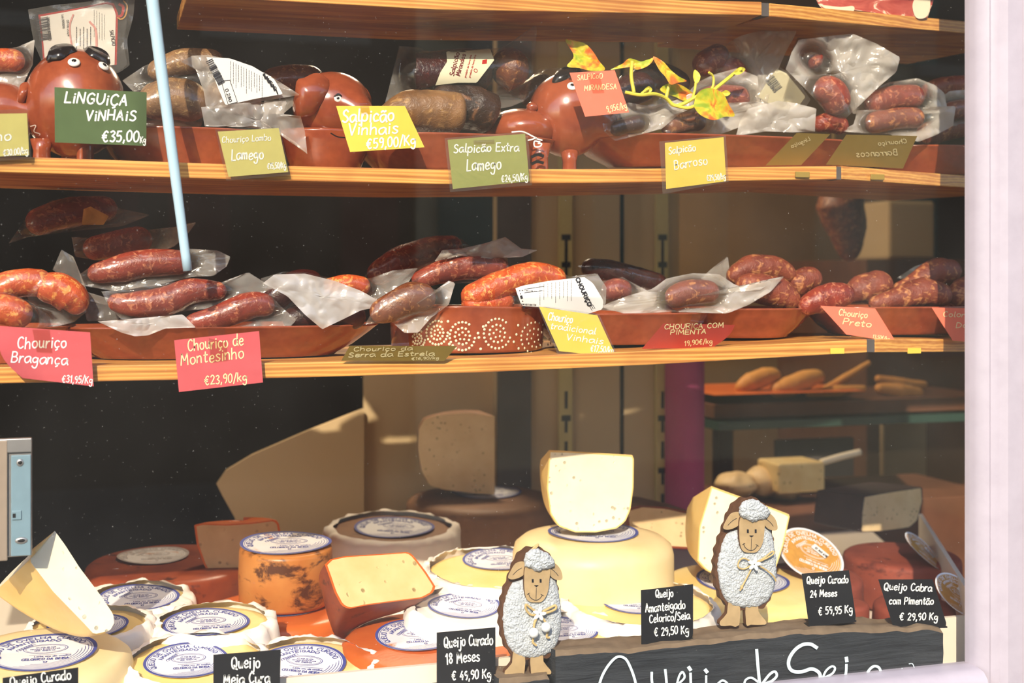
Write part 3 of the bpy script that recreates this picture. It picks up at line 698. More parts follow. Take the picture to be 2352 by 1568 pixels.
def on_ball(c, r, px, py):
    """front-most point of a ball on a sight line"""
    d = ray(px, py).normalized(); oc = CAM - c; b = oc.dot(d); q = b * b - (oc.dot(oc) - r * r)
    return CAM + d * (-b - math.sqrt(max(q, 0)))
def patch(name, c, r, outline, mat, parent, lift=.0012, rings=4):
    """a thin painted or modelled patch lying on a ball, outline in pixels"""
    o = resample(cr([V((a, b, 0)) for a, b in outline], 6, True), 36, True); m = sum(o, V()) / 36
    v, f = [], []
    for j in range(rings + 1):
        for p in o:
            q = m.lerp(p, j / rings); w_ = on_ball(c, r, q.x, q.y); n_ = (w_ - c).normalized()
            v.append(w_ + n_ * lift * (1.0 if j < rings else .1))
    for j in range(rings):
        for i in range(36): f.append((j * 36 + i, j * 36 + (i + 1) % 36, (j + 1) * 36 + (i + 1) % 36, (j + 1) * 36 + i))
    return mk(name, v, f, M[mat], parent)
def eye(parent, c, r, px, py, R):
    p = on_ball(c, r, px, py); n_ = (p - c).normalized(); k = mpp(px, p.y); Mx = n_.to_track_quat('Z', 'Y').to_matrix()
    v, f = ellipsoid(p, R * k, R * k, R * k * .4, 20, 10, Mx); e = mk('eye', v, f, M['white_glaze'], parent)
    v, f = ellipsoid(p + n_ * R * k * .34, R * k * .4, R * k * .4, R * k * .16, 14, 8, Mx); mk('pupil', v, f, M['dark_glaze'], e)
def ear(parent, pts, y, th, mat='clay', name='ear', curl=.010):
    """thick curled ear: outline in pixels around its own plane"""
    o = resample(cr([V((a, b, 0)) for a, b in pts], 6, True), 40, True); m = sum(o, V()) / 40; v, f = [], []; R = 8
    ext = max((p - m).length for p in o)
    for sd in (-1, 1):
        for j in range(R + 1):
            for p in o:
                q = m.lerp(p, j / R); e = (q - m).length / ext
                v.append(P(q.x, q.y, y + sd * th * .5 * math.sqrt(max(0, 1 - (j / R) ** 2)) + curl * e * e))
    K = (R + 1) * 40
    for j in range(R):
        for i in range(40):
            a, b, c_, d = j * 40 + i, j * 40 + (i + 1) % 40, (j + 1) * 40 + (i + 1) % 40, (j + 1) * 40 + i
            f.append((d, c_, b, a)); f.append((K + a, K + b, K + c_, K + d))
    return mk(name, v, f, M[mat], parent)
def leg(parent, px, y, top, bot, R, key):
    k = mpp(px, y); a = P(px, top, y); b = V((a.x, a.y, shelf_z(key, a.x) + .0005)); 
    v, f = tube([a, a.lerp(b, .5), a.lerp(b, .85), b], [R * k * 1.3, R * k * .95, R * k, R * k * 1.02], 18); mk('leg', v, f, M['clay'], parent)
# ================================================================ upper shelf: pig dishes
def flat_print(parent, name, outline, yfn, mat, lift=.0008, rings=8, nb=72):
    """paper or print lying on a surface given by yfn(px, py)"""
    o = resample([V((a, b, 0)) for a, b in outline], nb, True); m = sum(o, V()) / nb; v, f = [], []
    for j in range(rings + 1):
        for p in o:
            q = m.lerp(p, j / rings); v.append(P(q.x, q.y, yfn(q.x, q.y) - lift))
    for j in range(rings):
        for i in range(nb): f.append((j * nb + i, j * nb + (i + 1) % nb, (j + 1) * nb + (i + 1) % nb, (j + 1) * nb + i))
    return mk(name, v, f, M[mat], parent)
def barcode(mb, p0, p1, length, mp, n=26, seed=3):
    """bars across the line p0-p1"""
    rnd = random.Random(seed); a, b = V((*p0, 0)), V((*p1, 0)); e = (b - a).normalized(); q = V((e.y, -e.x, 0)); L = (b - a).length; s = 0
    while s < L:
        w_ = rnd.choice((.5, .5, 1, 1.5)) * L / n; c = a + e * (s + w_ / 2); ribbon(mb, [c, c + q * length], w_, mp); s += w_ + rnd.choice((.5, .6, 1)) * L / n
def scribble(mb, x0, y0, x1, y1, rows, h, mp, seed=1, w_=.7, vert=False):
    """rows of print too small to read"""
    rnd = random.Random(seed); a = V((x0, y0, 0)); b = V((x1, y1, 0))
    for i in range(rows):
        q = a.lerp(b, i / max(1, rows - 1)); d = V((0, 1, 0)) if vert else V((1, 0, 0)); s = 0; L = h * rnd.uniform(.6, 1)
        while s < L:
            l = rnd.uniform(2, 6); ribbon(mb, [q + d * s, q + d * min(L, s + l)], w_, mp); s += l + rnd.uniform(1, 2.2)
YD = .135
# pig at the far left, mostly outside the window edge
r, c0, a0, h0 = dish('terracotta pig dish cut off by the left picture border', -420, 40, 262, 352, .14, 'up', .10, name='pig_dish', group='terracotta pig dishes')
c, R, loc, f, s, u = pig_head(r, 6, 262, 76, .215, (.8, -.6, .1))
pts = [(38, 235), (46, 195), (66, 190), (64, 215), (52, 240)]; ear(r, pts, .175, .010)
mb = MB(); mp = lambda p: P(p.x, p.y, .138)
# the first whole pig
r, c0, a0, h0 = dish('terracotta pig dish with black brows and goggle eyes behind the dark green card', 222, 672, 291, 386, YD, 'up', .10, name='pig_dish', group='terracotta pig dishes')
c, R, loc, f, s, u = pig_head(r, 172, 238, 116, .20, (.36, -.95, -.22), stretch=(.96, 1.0, 1.08))
Rb = R * 1.07
patch('brow', c, Rb, [(106, 140), (116, 118), (140, 108), (170, 109), (178, 118), (160, 124), (140, 136), (118, 138)], 'dark_glaze', r, .006)
patch('brow', c, Rb, [(192, 113), (220, 115), (244, 128), (253, 146), (244, 150), (226, 138), (205, 128)], 'dark_glaze', r, .006)
eye(r, c, Rb, 170, 143, 14); eye(r, c, Rb, 238, 152, 13)
for px, b in ((96, 358), (196, 364), (160, 362)): leg(r, px, .18 if px != 160 else .26, 320, b, 20, 'up')
mb = MB(); mp1 = lambda p: on_ball(c, R * 1.005, p.x, p.y)
ribbon(mb, cr([V((70, 290, 0)), V((82, 288, 0)), V((78, 302, 0)), V((92, 308, 0)), V((80, 316, 0)), V((72, 306, 0))], 5), 2.2, mp1); mb.build('painted_swirl', M['white_glaze'], r, False)
# pig facing us over the middle of the shelf
base = P(756, 386, .2)
r = thing('pig_dish', V((base.x, .2, shelf_z('up', base.x))), 'terracotta pig with folded ears above the yellow-green card', 'dish', 'terracotta pig dishes')
c, R, loc, f, s, u = pig_head(r, 764, 246, 90, .215, (.55, -.9, -.05), stretch=(1.02, 1, .9))
# its deep body tapering to the shelf
v, fs = [], []; prof = [(.62, 387), (.68, 384), (.80, 350), (.95, 312), (1.02, 292), (1.0, 286), (.9, 284)]
ctr = P(748, 300, .225); kk = mpp(748, .225); ax = 112 * kk
pr = [(q * ax, P(748, yy, .14).z) for q, yy in prof]; zb = shelf_z('up', ctr.x)
v, fs = lathe([(q, max(z, zb + .0005) - zb) for q, z in pr], V((ctr.x, ctr.y, zb)), V((1, 0, 0)), V((0, .75, 0)), V((0, 0, 1)), 56)
fs.append(tuple(reversed(range(56)))); fs.append(tuple(range(len(v) - 56, len(v)))); mk('body', v, fs, M['clay'], r)
ear(r, [(681, 262), (680, 190), (700, 178), (722, 168), (742, 172), (763, 195), (752, 220), (738, 240), (722, 262), (700, 268)], .165, .016, curl=.014)
ear(r, [(766, 196), (772, 176), (788, 172), (806, 182), (826, 206), (846, 240), (834, 238), (812, 214), (790, 200)], .185, .008, curl=.006)
ear(r, [(818, 205), (826, 194), (842, 204), (852, 222), (852, 240), (842, 238)], .20, .010, curl=.004)
for px, py, q in ((776, 226, 9), (819, 223, 9)): eye(r, c, R * 1.0, px, py, q)
patch('painted_brow', c, R * 1.0, [(766, 222), (776, 215), (786, 222), (776, 219)], 'dark_glaze', r, .004)
mb = MB(); mq = lambda p: P(p.x, p.y, .128); ribbon(mb, cr([V((760, 306, 0)), V((775, 314, 0)), V((792, 316, 0))], 5), 3, lambda p: P(p.x, p.y, .137))
mb.build('smile', M['dark_glaze'], r, False)
# the third pig, with its dish to the left
r, c0, a0, h0 = dish('terracotta pig dish with one visible eye and white smile beside the coral card', 842, 1330, 306, 388, YD, 'up', .10, name='pig_dish', group='terracotta pig dishes')
c, R, loc, f, s, u = pig_head(r, 1304, 264, 92, .205, (.72, -.7, -.12), stretch=(1, 1, 1.06))
Rb = R * 1.02
patch('brow', c, Rb, [(1268, 190), (1275, 176), (1295, 163), (1322, 160), (1338, 166), (1318, 174), (1300, 184), (1282, 190)], 'dark_glaze', r, .007)
eye(r, c, Rb, 1314, 198, 12)
v, f_ = ellipsoid(P(1196, 300, .21), .050, .055, .030, 30, 18); mk('shoulder', v, f_, M['clay'], r)
v, f_ = ellipsoid(P(1222, 246, .185), .008, .008, .007); mk('knob', v, f_, M['clay'], r)
leg(r, 1308, .19, 345, 388, 17, 'up'); leg(r, 1240, .165, 330, 388, 20, 'up')
mb = MB(); mp1 = lambda p: on_ball(c, R * 1.012, p.x, p.y)
ribbon(mb, cr([V((1369, 272, 0)), V((1371, 282, 0)), V((1379, 283, 0)), V((1385, 274, 0))], 5), 5, mp1); mb.build('smile', M['white_glaze'], r, False)
fr = lambda p: P(p.x, p.y, .133)
mb = MB()
for q in ([(1176, 303), (1200, 302), (1222, 312), (1232, 317)], [(1213, 322), (1222, 320), (1230, 318), (1245, 322)], [(1240, 326), (1228, 324), (1228, 336), (1240, 336), (1244, 330), (1236, 329)]):
    ribbon(mb, cr([V((a, b, 0)) for a, b in q], 5), 3.2, fr)
mb.build('painted_swirl', M['white_glaze'], r, False)
mb = MB()
for yy in (358, 374): ribbon(mb, cr([V((1222, yy + 2, 0)), V((1234, yy - 3, 0)), V((1247, yy, 0))], 5), 7, fr)
mb.build('painted_stripe', M['dark_glaze'], r, False)
dish('long terracotta dish of zip bags between the coral card and the curled olive cards', 1372, 2100, 311, 386, YD, 'up', .10)
dish('sunlit terracotta dish at the end of the pig shelf by the window frame', 2070, 2420, 334, 396, .165, 'up', .09)
# ---------------------------------------------------------------- upper shelf: packs
r = pack('orange smoked sausage in film beside the printed pack', [(-30, 120), (40, 108), (80, 92), (74, 150), (50, 200), (10, 240), (-30, 250)], .20, [([(-60, 150), (-10, 138), (58, 140)], 27)], 'meat_orange', 'film_milk')
# printed pack standing behind the first pig
o_ = [(64, 22), (120, 12), (200, 4), (312, -22), (306, 40), (292, 92), (298, 150), (272, 168), (190, 162), (100, 150), (78, 100)]
r = thing('printed_sausage_pack', P(190, 165, .245), 'printed white and black sausage pack with barcode behind the goggle-eyed pig', 'packaged sausage', 'plastic packs of cured meat')
yf = lambda px, py: .245 + .012 * math.sin((px - 60) * .011) + .00006 * (py - 80)
flat_print(r, 'black_backing', [(86, 32), (180, 14), (262, 0), (296, -12), (290, 60), (284, 96), (292, 150), (268, 166), (100, 150), (94, 90)], yf, 'black_plastic', 0)
flat_print(r, 'red_border', [(88, 34), (170, 20), (245, 4), (262, 8), (271, 30), (268, 150), (100, 150), (95, 90)], yf, 'ink_red', .0006)
flat_print(r, 'white_label', [(93, 38), (170, 24), (244, 9), (258, 13), (266, 32), (263, 150), (104, 150), (99, 90)], yf, 'paper', .0012)
mb = MB(); mp = lambda p: P(p.x, p.y, yf(p.x, p.y) - .0018)
barcode(mb, (110, 38), (118, 90), -27, mp, 34); write(mb, '2903066 002460', (107, 40), (112, 94), 6, .9, mp)
write(mb, 'SALPICAO', (252, 70), (258, 106), 8, 1.2, mp); write(mb, '03.06.2024', (153, 46), (155, 84), 5, .8, mp); write(mb, 'Lote 240420245', (141, 34), (144, 66), 5, .7, mp)
for i, x in enumerate((176, 184, 192, 200, 208)): scribble(mb, x, 62 + i % 2 * 4, x, 62, 1, 60, mp, i, 1.5, True)
for i, x in enumerate((216, 222, 228, 234, 240)): scribble(mb, x, 22 + i * 3, x, 22, 1, 80, mp, i + 9, .7, True)
mb.build('lettering', M['ink_dark'], r, False)
mb = MB(); ribbon(mb, cr([V((168, 34, 0)), V((160, 60, 0)), V((164, 100, 0)), V((172, 125, 0))], 6), 4, mp); ribbon(mb, cr([V((206, 50, 0)), V((220, 70, 0)), V((222, 120, 0))], 6), 5, mp)
mb.build('swoosh', solid('pale_red_print', C(214, 150, 146), .6, .02), r, False)
mb = MB(); ribbon(mb, cr([V((274, 10, 0)), V((283, 16, 0)), V((280, 34, 0)), V((272, 38, 0))], 6), 6, mp); mb.build('emblem', M['ink_red'], r, False)
mb = MB(); ribbon(mb, cr([V((270, 40, 0)), V((278, 44, 0)), V((288, 36, 0)), V((292, 14, 0)), V((284, 2, 0))], 6), 3, mp); mb.build('emblem_ring', M['ink_gold'], r, False)
film_sheet('film', o_, .242, [], 'film_clear', r, 3, -1, .003)
pack('two aged brown sausages in crumpled film next to the pale blue rod', [(282, 186), (330, 152), (400, 124), (470, 113), (510, 122), (520, 150), (480, 190), (474, 250), (462, 292), (390, 294), (320, 296), (300, 270), (330, 230), (300, 205)], .215,
     [([(340, 172), (420, 142), (512, 138)], [24, 30, 24]), ([(318, 246), (400, 226), (478, 250)], [40, 48, 44], -.02)], 'meat_grey', 'film')
r = thing('sausage_pack', P(560, 290, .17), 'film pack with large white label reading 0.280 above the pale olive card', 'packaged sausage', 'plastic packs of cured meat')
film_sheet('film', [(416, 142), (440, 128), (480, 126), (540, 140), (610, 168), (690, 218), (640, 226), (560, 240), (474, 252), (468, 210), (450, 160)], .165, [], 'film_milk', r, 5, -1, .008)
sausage('sausage', [(470, 215), (540, 225), (600, 235)], 34, .20, 'meat_grey', parent=r, seed=4)
film_sheet('film_fold', [(462, 246), (560, 236), (660, 232), (650, 262), (690, 266), (700, 300), (706, 354), (684, 330), (640, 300), (560, 292), (470, 290)], .16, [], 'film_milk', r, 6, -1, .010)
yf = lambda px, py: .152 - .0004 * (px - 560) * .12 + .00008 * (py - 190)
flat_print(r, 'white_label', [(474, 131), (528, 134), (580, 152), (630, 182), (650, 216), (590, 226), (518, 242), (500, 200)], yf, 'paper', .001)
mb = MB(); mp = lambda p: P(p.x, p.y, yf(p.x, p.y) - .0016)
barcode(mb, (487, 134), (516, 188), -16, mp, 30, 5)
for a, b in (((508, 186), (524, 240)), ((524, 240), (545, 234)), ((545, 234), (528, 184)), ((528, 184), (508, 186))): ribbon(mb, [V((*a, 0)), V((*b, 0))], 1.2, mp)
write(mb, '0.280', (517, 205), (527, 236), 7, 1.3, mp)
for i in range(13): scribble(mb, 530 + i * 6, 140 + i * 3, 530, 140, 1, 68 - i * 1.5, mp, i + 40, .8, True)
for i in range(5): ribbon(mb, [V((606 + i * 7, 170 + i * 9, 0)), V((610 + i * 7, 180 + i * 9, 0))], 5 if i < 4 else 3, mp)
write(mb, 'LAMEGO', (604, 172), (632, 208), 6, 1.6, mp); mb.build('lettering', M['ink_dark'], r, False)
pack('grey brown sausage in film behind the folded-ear pig', [(598, 175), (640, 156), (700, 150), (748, 168), (720, 180), (690, 190), (676, 240), (650, 262), (600, 262), (610, 220)], .25, [([(600, 200), (670, 182), (745, 190)], 34)], 'meat_brown', 'film')
sausage('cured_loin', [(872, 290), (930, 256), (1000, 256), (1069, 262)], [26, 44, 50, 47], .165, 'meat_crust', 'cut cured loin with pale tan crust above the yellow-green card', 'cured meat', 'unwrapped cured loins', seed=11, lump=.10, blunt=.45)
sausage('cured_loin', [(985, 225), (1040, 240), (1090, 250), (1140, 274)], [42, 50, 54, 46], .19, 'meat_black', 'dark charred cured loin behind the pale tan one', 'cured meat', 'unwrapped cured loins', seed=12, lump=.14, blunt=.5)
# bag with the cream label
ol = [(918, 106), (960, 110), (995, 120), (1060, 114), (1130, 112), (1152, 110), (1200, 82), (1234, 54), (1230, 110), (1222, 180), (1206, 232), (1170, 246), (1130, 252), (1060, 244), (960, 244), (884, 236), (900, 180)]
r = pack('clear bag of dark sausage with cream label and upright corner', ol, .205, [([(950, 172), (1040, 168), (1130, 164)], [50, 54, 52]), ([(1130, 164), (1170, 160), (1212, 172)], [50, 52, 44])], ['meat_dark', 'meat_brown'], 'film_clear', flut=.007)
kz = mpp(1070, .205)
yf = lambda px, py: .205 - math.sqrt(max(60, 55 ** 2 - (py - 167) ** 2)) * kz - .003
flat_print(r, 'cream_label', [(1000, 196), (1012, 165), (1027, 142), (1025, 118), (1080, 116), (1126, 112), (1135, 138), (1112, 168), (1095, 190), (1050, 190)], yf, 'paper_cream')
flat_print(r, 'red_label', [(956, 122), (1024, 119), (1027, 142), (1010, 168), (998, 196), (956, 206)], yf, 'meat_dark', .0006)
mb = MB(); mp = lambda p: P(p.x, p.y, yf(p.x, p.y) - .0013)
write(mb, 'Salpicão', (1042, 174), (1056, 120), 10, 2.0, mp); write(mb, 'Mirandês', (1056, 174), (1070, 124), 10, 2.0, mp); mb.build('lettering', solid('maroon_print', C(110, 34, 34), .6, .02), r, False)
mb = MB()
for i, x in enumerate((1070, 1080)): write(mb, 'produto da terra fria', (x, 178), (x + 14, 126), 4, .8, mp)
write(mb, 'O', (1093, 167), (1099, 160), 8, 1.4, mp); mb.add([P(1108, 138, yf(1108, 138) - .0013), P(1119, 136, yf(1119, 136) - .0013), P(1118, 146, yf(1118, 146) - .0013), P(1107, 147, yf(1107, 147) - .0013)], [(0, 1, 2, 3)])
mb.build('small_print', M['ink_red'], r, False)
pack('small brown sausage in film tucked behind the pig with the white smile', [(1200, 240), (1215, 180), (1240, 160), (1300, 155), (1330, 165), (1290, 200), (1262, 240), (1230, 252)], .27, [([(1200, 235), (1240, 205), (1272, 190)], 34)], 'meat_grey', 'film')
pack('milky bag lying over the dish rim under the artificial vine', [(1388, 302), (1384, 284), (1412, 262), (1440, 236), (1500, 246), (1590, 214), (1606, 240), (1560, 262), (1520, 296), (1460, 312), (1412, 324)], .15, [([(1402, 300), (1440, 288), (1480, 280)], 18)], 'meat_dark', 'film_milk', flut=.009)
pack('bag of dark sausages behind the artificial vine', [(1395, 210), (1430, 170), (1470, 150), (1520, 150), (1560, 176), (1590, 200), (1560, 240), (1480, 250), (1420, 240)], .195, [([(1385, 235), (1450, 208), (1500, 190)], 36), ([(1450, 190), (1520, 175), (1580, 205)], 30, .03)], 'meat_dark', 'film_clear')
pack('film bag with silvery creases below the large vine leaf', [(1500, 292), (1530, 250), (1580, 236), (1650, 238), (1740, 234), (1786, 246), (1760, 268), (1700, 292), (1650, 310), (1560, 316)], .165, [([(1520, 296), (1570, 282), (1620, 276)], 24)], 'meat_brown', 'film_milk', flut=.012)
pack('crumpled bag behind the curling vine tip', [(1580, 215), (1600, 190), (1640, 172), (1690, 158), (1740, 175), (1745, 230), (1710, 262), (1650, 262), (1600, 250)], .18, [([(1600, 240), (1650, 222), (1720, 228)], 28)], 'meat_red', 'film_milk', flut=.012)
pack('tall bag with pointed tip holding a sausage upright by the beige rail', [(1604, 152), (1640, 118), (1700, 84), (1762, 66), (1800, 64), (1833, 28), (1828, 78), (1800, 128), (1776, 190), (1758, 248), (1712, 256), (1694, 190), (1650, 176)], .205, [([(1596, 160), (1645, 132), (1672, 128)], 30), ([(1650, 150), (1684, 160), (1700, 190)], 26)], 'meat_red', 'film_milk', flut=.012)
pack('upright clear flap bag behind the large zip bag', [(1800, 160), (1830, 90), (1862, 28), (1896, 50), (1928, 84), (1990, 110), (1990, 150), (1900, 190)], .25, [], [], 'film_dark', flut=.01, name='plastic_bag', cat='plastic bag')
r = thing('sausage_pack', P(1790, 245, .20), 'pack with grey barcode label leaning beside the zip bag', 'packaged sausage', 'plastic packs of cured meat')
yf = lambda px, py: .20 + .0001 * (py - 200)
flat_print(r, 'label', [(1740, 222), (1762, 188), (1784, 158), (1806, 168), (1850, 222), (1830, 250), (1790, 252)], yf, 'paper_cream'); mb = MB(); mp = lambda p: P(p.x, p.y, yf(p.x, p.y) - .0012)
barcode(mb, (1776, 172), (1796, 200), -22, mp, 26); write(mb, '12 345', (1760, 190), (1780, 215), 8, 1.4, mp); mb.build('lettering', M['ink_dark'], r, False)
film_sheet('film', [(1730, 230), (1756, 184), (1784, 150), (1820, 170), (1862, 228), (1840, 262), (1780, 262)], .197, [], 'film_clear', r, 3)
pack('large zip bag standing open over small sausages', [(1806, 160), (1818, 120), (1836, 92), (1900, 84), (1960, 78), (2010, 100), (2068, 132), (2058, 166), (2020, 198), (1976, 240), (1922, 292), (1890, 250), (1850, 204)], .155, [([(1862, 130), (1884, 150)], 22, .03), ([(1872, 205), (1910, 212), (1932, 262)], [30, 36, 28])], 'meat_red', 'film_milk', flut=.014)
pack('flat milky bag over the dish rim above the curled olive cards', [(1720, 250), (1786, 232), (1830, 238), (1874, 250), (1872, 302), (1820, 304), (1760, 302), (1690, 312), (1700, 280)], .155, [], [], 'film_milk', flut=.008, name='plastic_bag', cat='plastic bag')
sausage('smoked_sausage', [(1868, 290), (1905, 280), (1946, 296)], [18, 24, 18], .17, 'meat_red', 'small glossy red sausage on the dish rim under the zip bag', 'sausage', 'unwrapped sausages', seed=5)
pack('round-topped bag of pale sausage next to the last zip bag', [(1950, 232), (1956, 205), (1990, 212), (2040, 190), (2108, 180), (2146, 196), (2170, 214), (2176, 256), (2120, 262), (2020, 258), (1960, 262)], .18, [([(1990, 245), (2050, 225), (2120, 222)], 28)], 'meat_red', 'film_milk', flut=.012)
pack('lowest milky bag at the end of the long dish', [(1930, 302), (1960, 286), (1970, 254), (2060, 250), (2196, 244), (2188, 290), (2150, 310), (2110, 326), (2040, 308), (1980, 306)], .165, [([(1990, 285), (2060, 272), (2120, 270)], 24)], 'meat_dry', 'film_milk', flut=.01)
sausage('smoked_sausage', [(2120, 216), (2170, 198), (2240, 194)], 22, .26, 'meat_red', 'brown sausage lying highest in the dish by the window frame', 'sausage', 'unwrapped sausages', seed=6)
sausage('smoked_sausage', [(2110, 316), (2170, 296), (2250, 276)], 28, .235, 'meat_dry', 'dusty brown sausage lying lowest in the dish by the window frame', 'sausage', 'unwrapped sausages', seed=7)
pack('film wrapped sausage in the dish by the window frame', [(2160, 226), (2180, 210), (2240, 205), (2240, 285), (2180, 290)], .215, [([(2170, 258), (2210, 250), (2250, 252)], 22)], 'meat_red', 'film_milk')
# sliced ham on the topmost corner board
yh = .155
r = thing('ham_pack', P(2010, 40, yh), 'vacuum pack of sliced red ham with white fat on the top corner board', 'packaged ham')
zt = SH['topside'][0].z
def slab(nm, o_, y0, th, mat):
    o = resample(cr([V((a, b, 0)) for a, b in o_], 5, True), 60, True); v = [P(p.x, p.y, y0) for p in o] + [P(p.x, p.y, y0 + th) for p in o]
    return mk(nm, v, [tuple(reversed(range(60))), tuple(range(60, 120))] + [(i, (i + 1) % 60, 60 + (i + 1) % 60, 60 + i) for i in range(60)], M[mat] if isinstance(mat, str) else mat, r, True, None, 40)
t = NT('ham_slice'); co = t.coord((1, 1, 3.2)); f_ = t.noise(co, 16, 5, .6, 1.6)
t.set(Base_Color=t.ramp(f_, [(.3, C(158, 60, 56)), (.52, C(190, 92, 80)), (.57, C(240, 214, 190)), (.63, C(236, 200, 176)), (.68, C(176, 76, 66))]), Roughness=.3, Coat_Weight=.4)
slab('ham', [(1880, -40), (2000, -30), (2136, -30), (2134, 30), (2118, 44), (2060, 36), (1950, 22), (1886, 18)], yh, .02, t.m)
slab('fat', [(2096, 10), (2112, -14), (2134, -10), (2136, 20), (2126, 40), (2104, 40)], yh - .0015, .012, 'paper_warm')
slab('fat', [(1886, 12), (1930, 16), (1960, 14), (1956, 28), (1910, 24)], yh - .0015, .012, 'paper_warm')
# ---------------------------------------------------------------- upper shelf: cards
YC = .088
card('olive card in a clear sleeve priced 30.00 at the picture border', [(-60, 262), (62, 260), (67, 356), (-60, 362)], YC, 'card_lime', [('Vinho', -60, 326, 30, 322, 22), ('€30.00/kg', 8, 362 - 4, 66, 352, 14, 2.2)], 'ink_white', [(-62, 254), (64, 250), (73, 364), (-62, 374)])
card('dark green card on the goggle-eyed pig priced 35,00', [(125, 200), (337, 212), (336, 335), (126, 327)], .105, 'card_green', [('LiNGUiÇA', 148, 236, 296, 243, 24, 4), ('ViNHAiS', 197, 276, 316, 276, 23, 4), ('€35,00', 234, 326, 322, 324, 24, 3.8), ('Kg', 322, 328, 336, 328, 14, 2.4)], 'ink_white', bend=lambda x, y: .006 * max(0, (x - 290) / 46) ** 2)
card('pale olive card in a sleeve hanging over the shelf edge under the 0.280 label', [(500, 302), (640, 294), (662, 395), (525, 406)], YC, 'card_lime', [('Chouriço Lombo', 510, 328, 624, 322, 14, 1.8), ('Lamego', 532, 368, 608, 364, 24, 3), ('€15,50/Kg', 614, 388, 658, 386, 13, 2)], 'ink_white', [(494, 297), (642, 290), (667, 402), (520, 415)])
card('yellow-green card below the folded-ear pig priced 59,00', [(772, 243), (930, 243), (975, 338), (804, 349)], .10, 'card_yellow', [('Salpicão', 786, 280, 908, 278, 28, 4), ('Vinhais', 800, 310, 918, 306, 26, 3.6), ('€59,00/Kg', 842, 342, 958, 332, 22, 3.4)], 'ink_white', tape=[(826, 236), (846, 236), (850, 262), (830, 262)], bend=lambda x, y: -.004 * math.sin((x - 772) / 60))
card('olive green sleeved card over the shelf edge priced 24,50', [(1028, 321), (1206, 307), (1216, 416), (1040, 434)], YC, 'card_olive', [('Salpicão Extra', 1042, 351, 1194, 346, 19, 2.8), ('Lamego', 1072, 392, 1154, 388, 26, 3), ('€24,50/Kg', 1152, 419, 1214, 412, 15, 2.3)], 'ink_white', [(1021, 317), (1212, 302), (1222, 425), (1034, 441)], tape=[(1086, 308), (1134, 306), (1136, 330), (1088, 332)])
card('coral card in front of the pig with the white smile', [(1308, 167), (1412, 161), (1445, 258), (1344, 268)], .095, 'card_coral', [('SALPICÃO', 1326, 184, 1386, 180, 12, 1.6), ('MIRANDESA', 1342, 208, 1418, 204, 12, 1.6), ('9,95€/kg', 1394, 258, 1442, 248, 14, 1.8)], 'ink_pale', tape=[(1350, 170), (1376, 168), (1388, 212), (1362, 214)])
card('bright yellow sleeved card below the artificial vine priced 29,50', [(1527, 328), (1662, 315), (1668, 416), (1530, 434)], YC, 'card_yellow', [('Salpicão', 1536, 354, 1600, 346, 16, 2.2), ('Barroso', 1550, 390, 1628, 376, 20, 2.4), ('€29,50/kg', 1624, 416, 1668, 410, 13, 1.8)], 'ink_white', [(1514, 325), (1667, 311), (1674, 417), (1522, 446)])
card('mustard card curled away under the dish rim, narrower of the olive pair', [(1830, 305), (1907, 308), (1840, 379), (1758, 380)], .112, 'card_mustard', [('Linguiça', 1806, 322, 1850, 340, 9, 1.3)], 'ink_pale', ysl=(0, .75), mirror=True)
card('mustard card curled away under the dish rim, wider of the olive pair', [(1944, 309), (2107, 312), (2074, 387), (1897, 378)], .113, 'card_mustard', [('Chouriço', 1928, 328, 1996, 334, 10, 1.6), ('Barrancos', 1950, 356, 2046, 360, 14, 1.8)], 'ink_pale', ysl=(0, .75), mirror=True)
# ================================================================ lower shelf: dishes
dish('round terracotta dish behind the curled pink card', -170, 172, 752, 842, .135, 'mid', .09)
dish('long terracotta dish of film-packed red sausages in the middle of the lower shelf', 120, 914, 750, 832, .14, 'mid', .10)
r, cen, a, H = dish('straight-sided terracotta dish painted with cream dot spirals', 940, 1300, 704, 824, .145, 'mid', .10, flare=.97, wave=.0012, p_=2.1)
def on_dish(px, py, lift=0.0):
    lo, hi = cen.y - .101, cen.y
    d = ray(px, py)
    for _ in range(40):
        y = (lo + hi) / 2; q = CAM + d * ((y - CAM.y) / d.y); h_ = max(0, min(1, (q.z - cen.z) / H)); s = 1 - .03 * (1 - (h_ * 1.086 if h_ < .35 else .38 + (h_ - .35) * .95)); sy = 1 - (1 - s) * a / .1 * .6
        e = abs((q.x - cen.x) / (a * s)) ** 2.1 + abs((q.y - cen.y) / (.1 * sy)) ** 2.1
        if e > 1: lo = y
        else: hi = y
    n_ = V(((q.x - cen.x) / a ** 2, (q.y - cen.y) / .01, 0)).normalized(); return q + n_ * .0003, n_
mb = MB(); kk = mpp(1120, .145)
def dot(px, py, R=3.6):
    if not 948 < px < 1292: return
    p, n_ = on_dish(px, py); v, f = ellipsoid(p, R * kk, R * kk, R * kk * .35, 10, 6, n_.to_track_quat('Z', 'Y').to_matrix()); mb.add(v, f)
for sx, sy, sc_, ph in ((1004, 764, .8, 0), (1062, 772, .95, 1), (1142, 766, 1.0, 2), (1229, 776, 1.05, 3), (1290, 770, 1.0, 4), (958, 778, .6, 1)):
    for R, n_ in ((34, 22), (20, 12), (9, 5)):
        for i in range(n_):
            an = 2 * math.pi * i / n_ + ph; 
            if R == 34 and (i + 3 * ph) % n_ > n_ - 4: continue
            dot(sx + R * sc_ * math.cos(an) * .9, sy + R * sc_ * math.sin(an), 3.1 if R > 10 else 2.8)
for px, py in ((1029, 738), (1104, 801), (1190, 747), (1191, 800), (1110, 750), (1180, 785), (1032, 790), (1098, 765), (1100, 775), (1186, 768)): dot(px, py, 3.4)
mb.build('dot_pattern', M['paper_cream'], r)
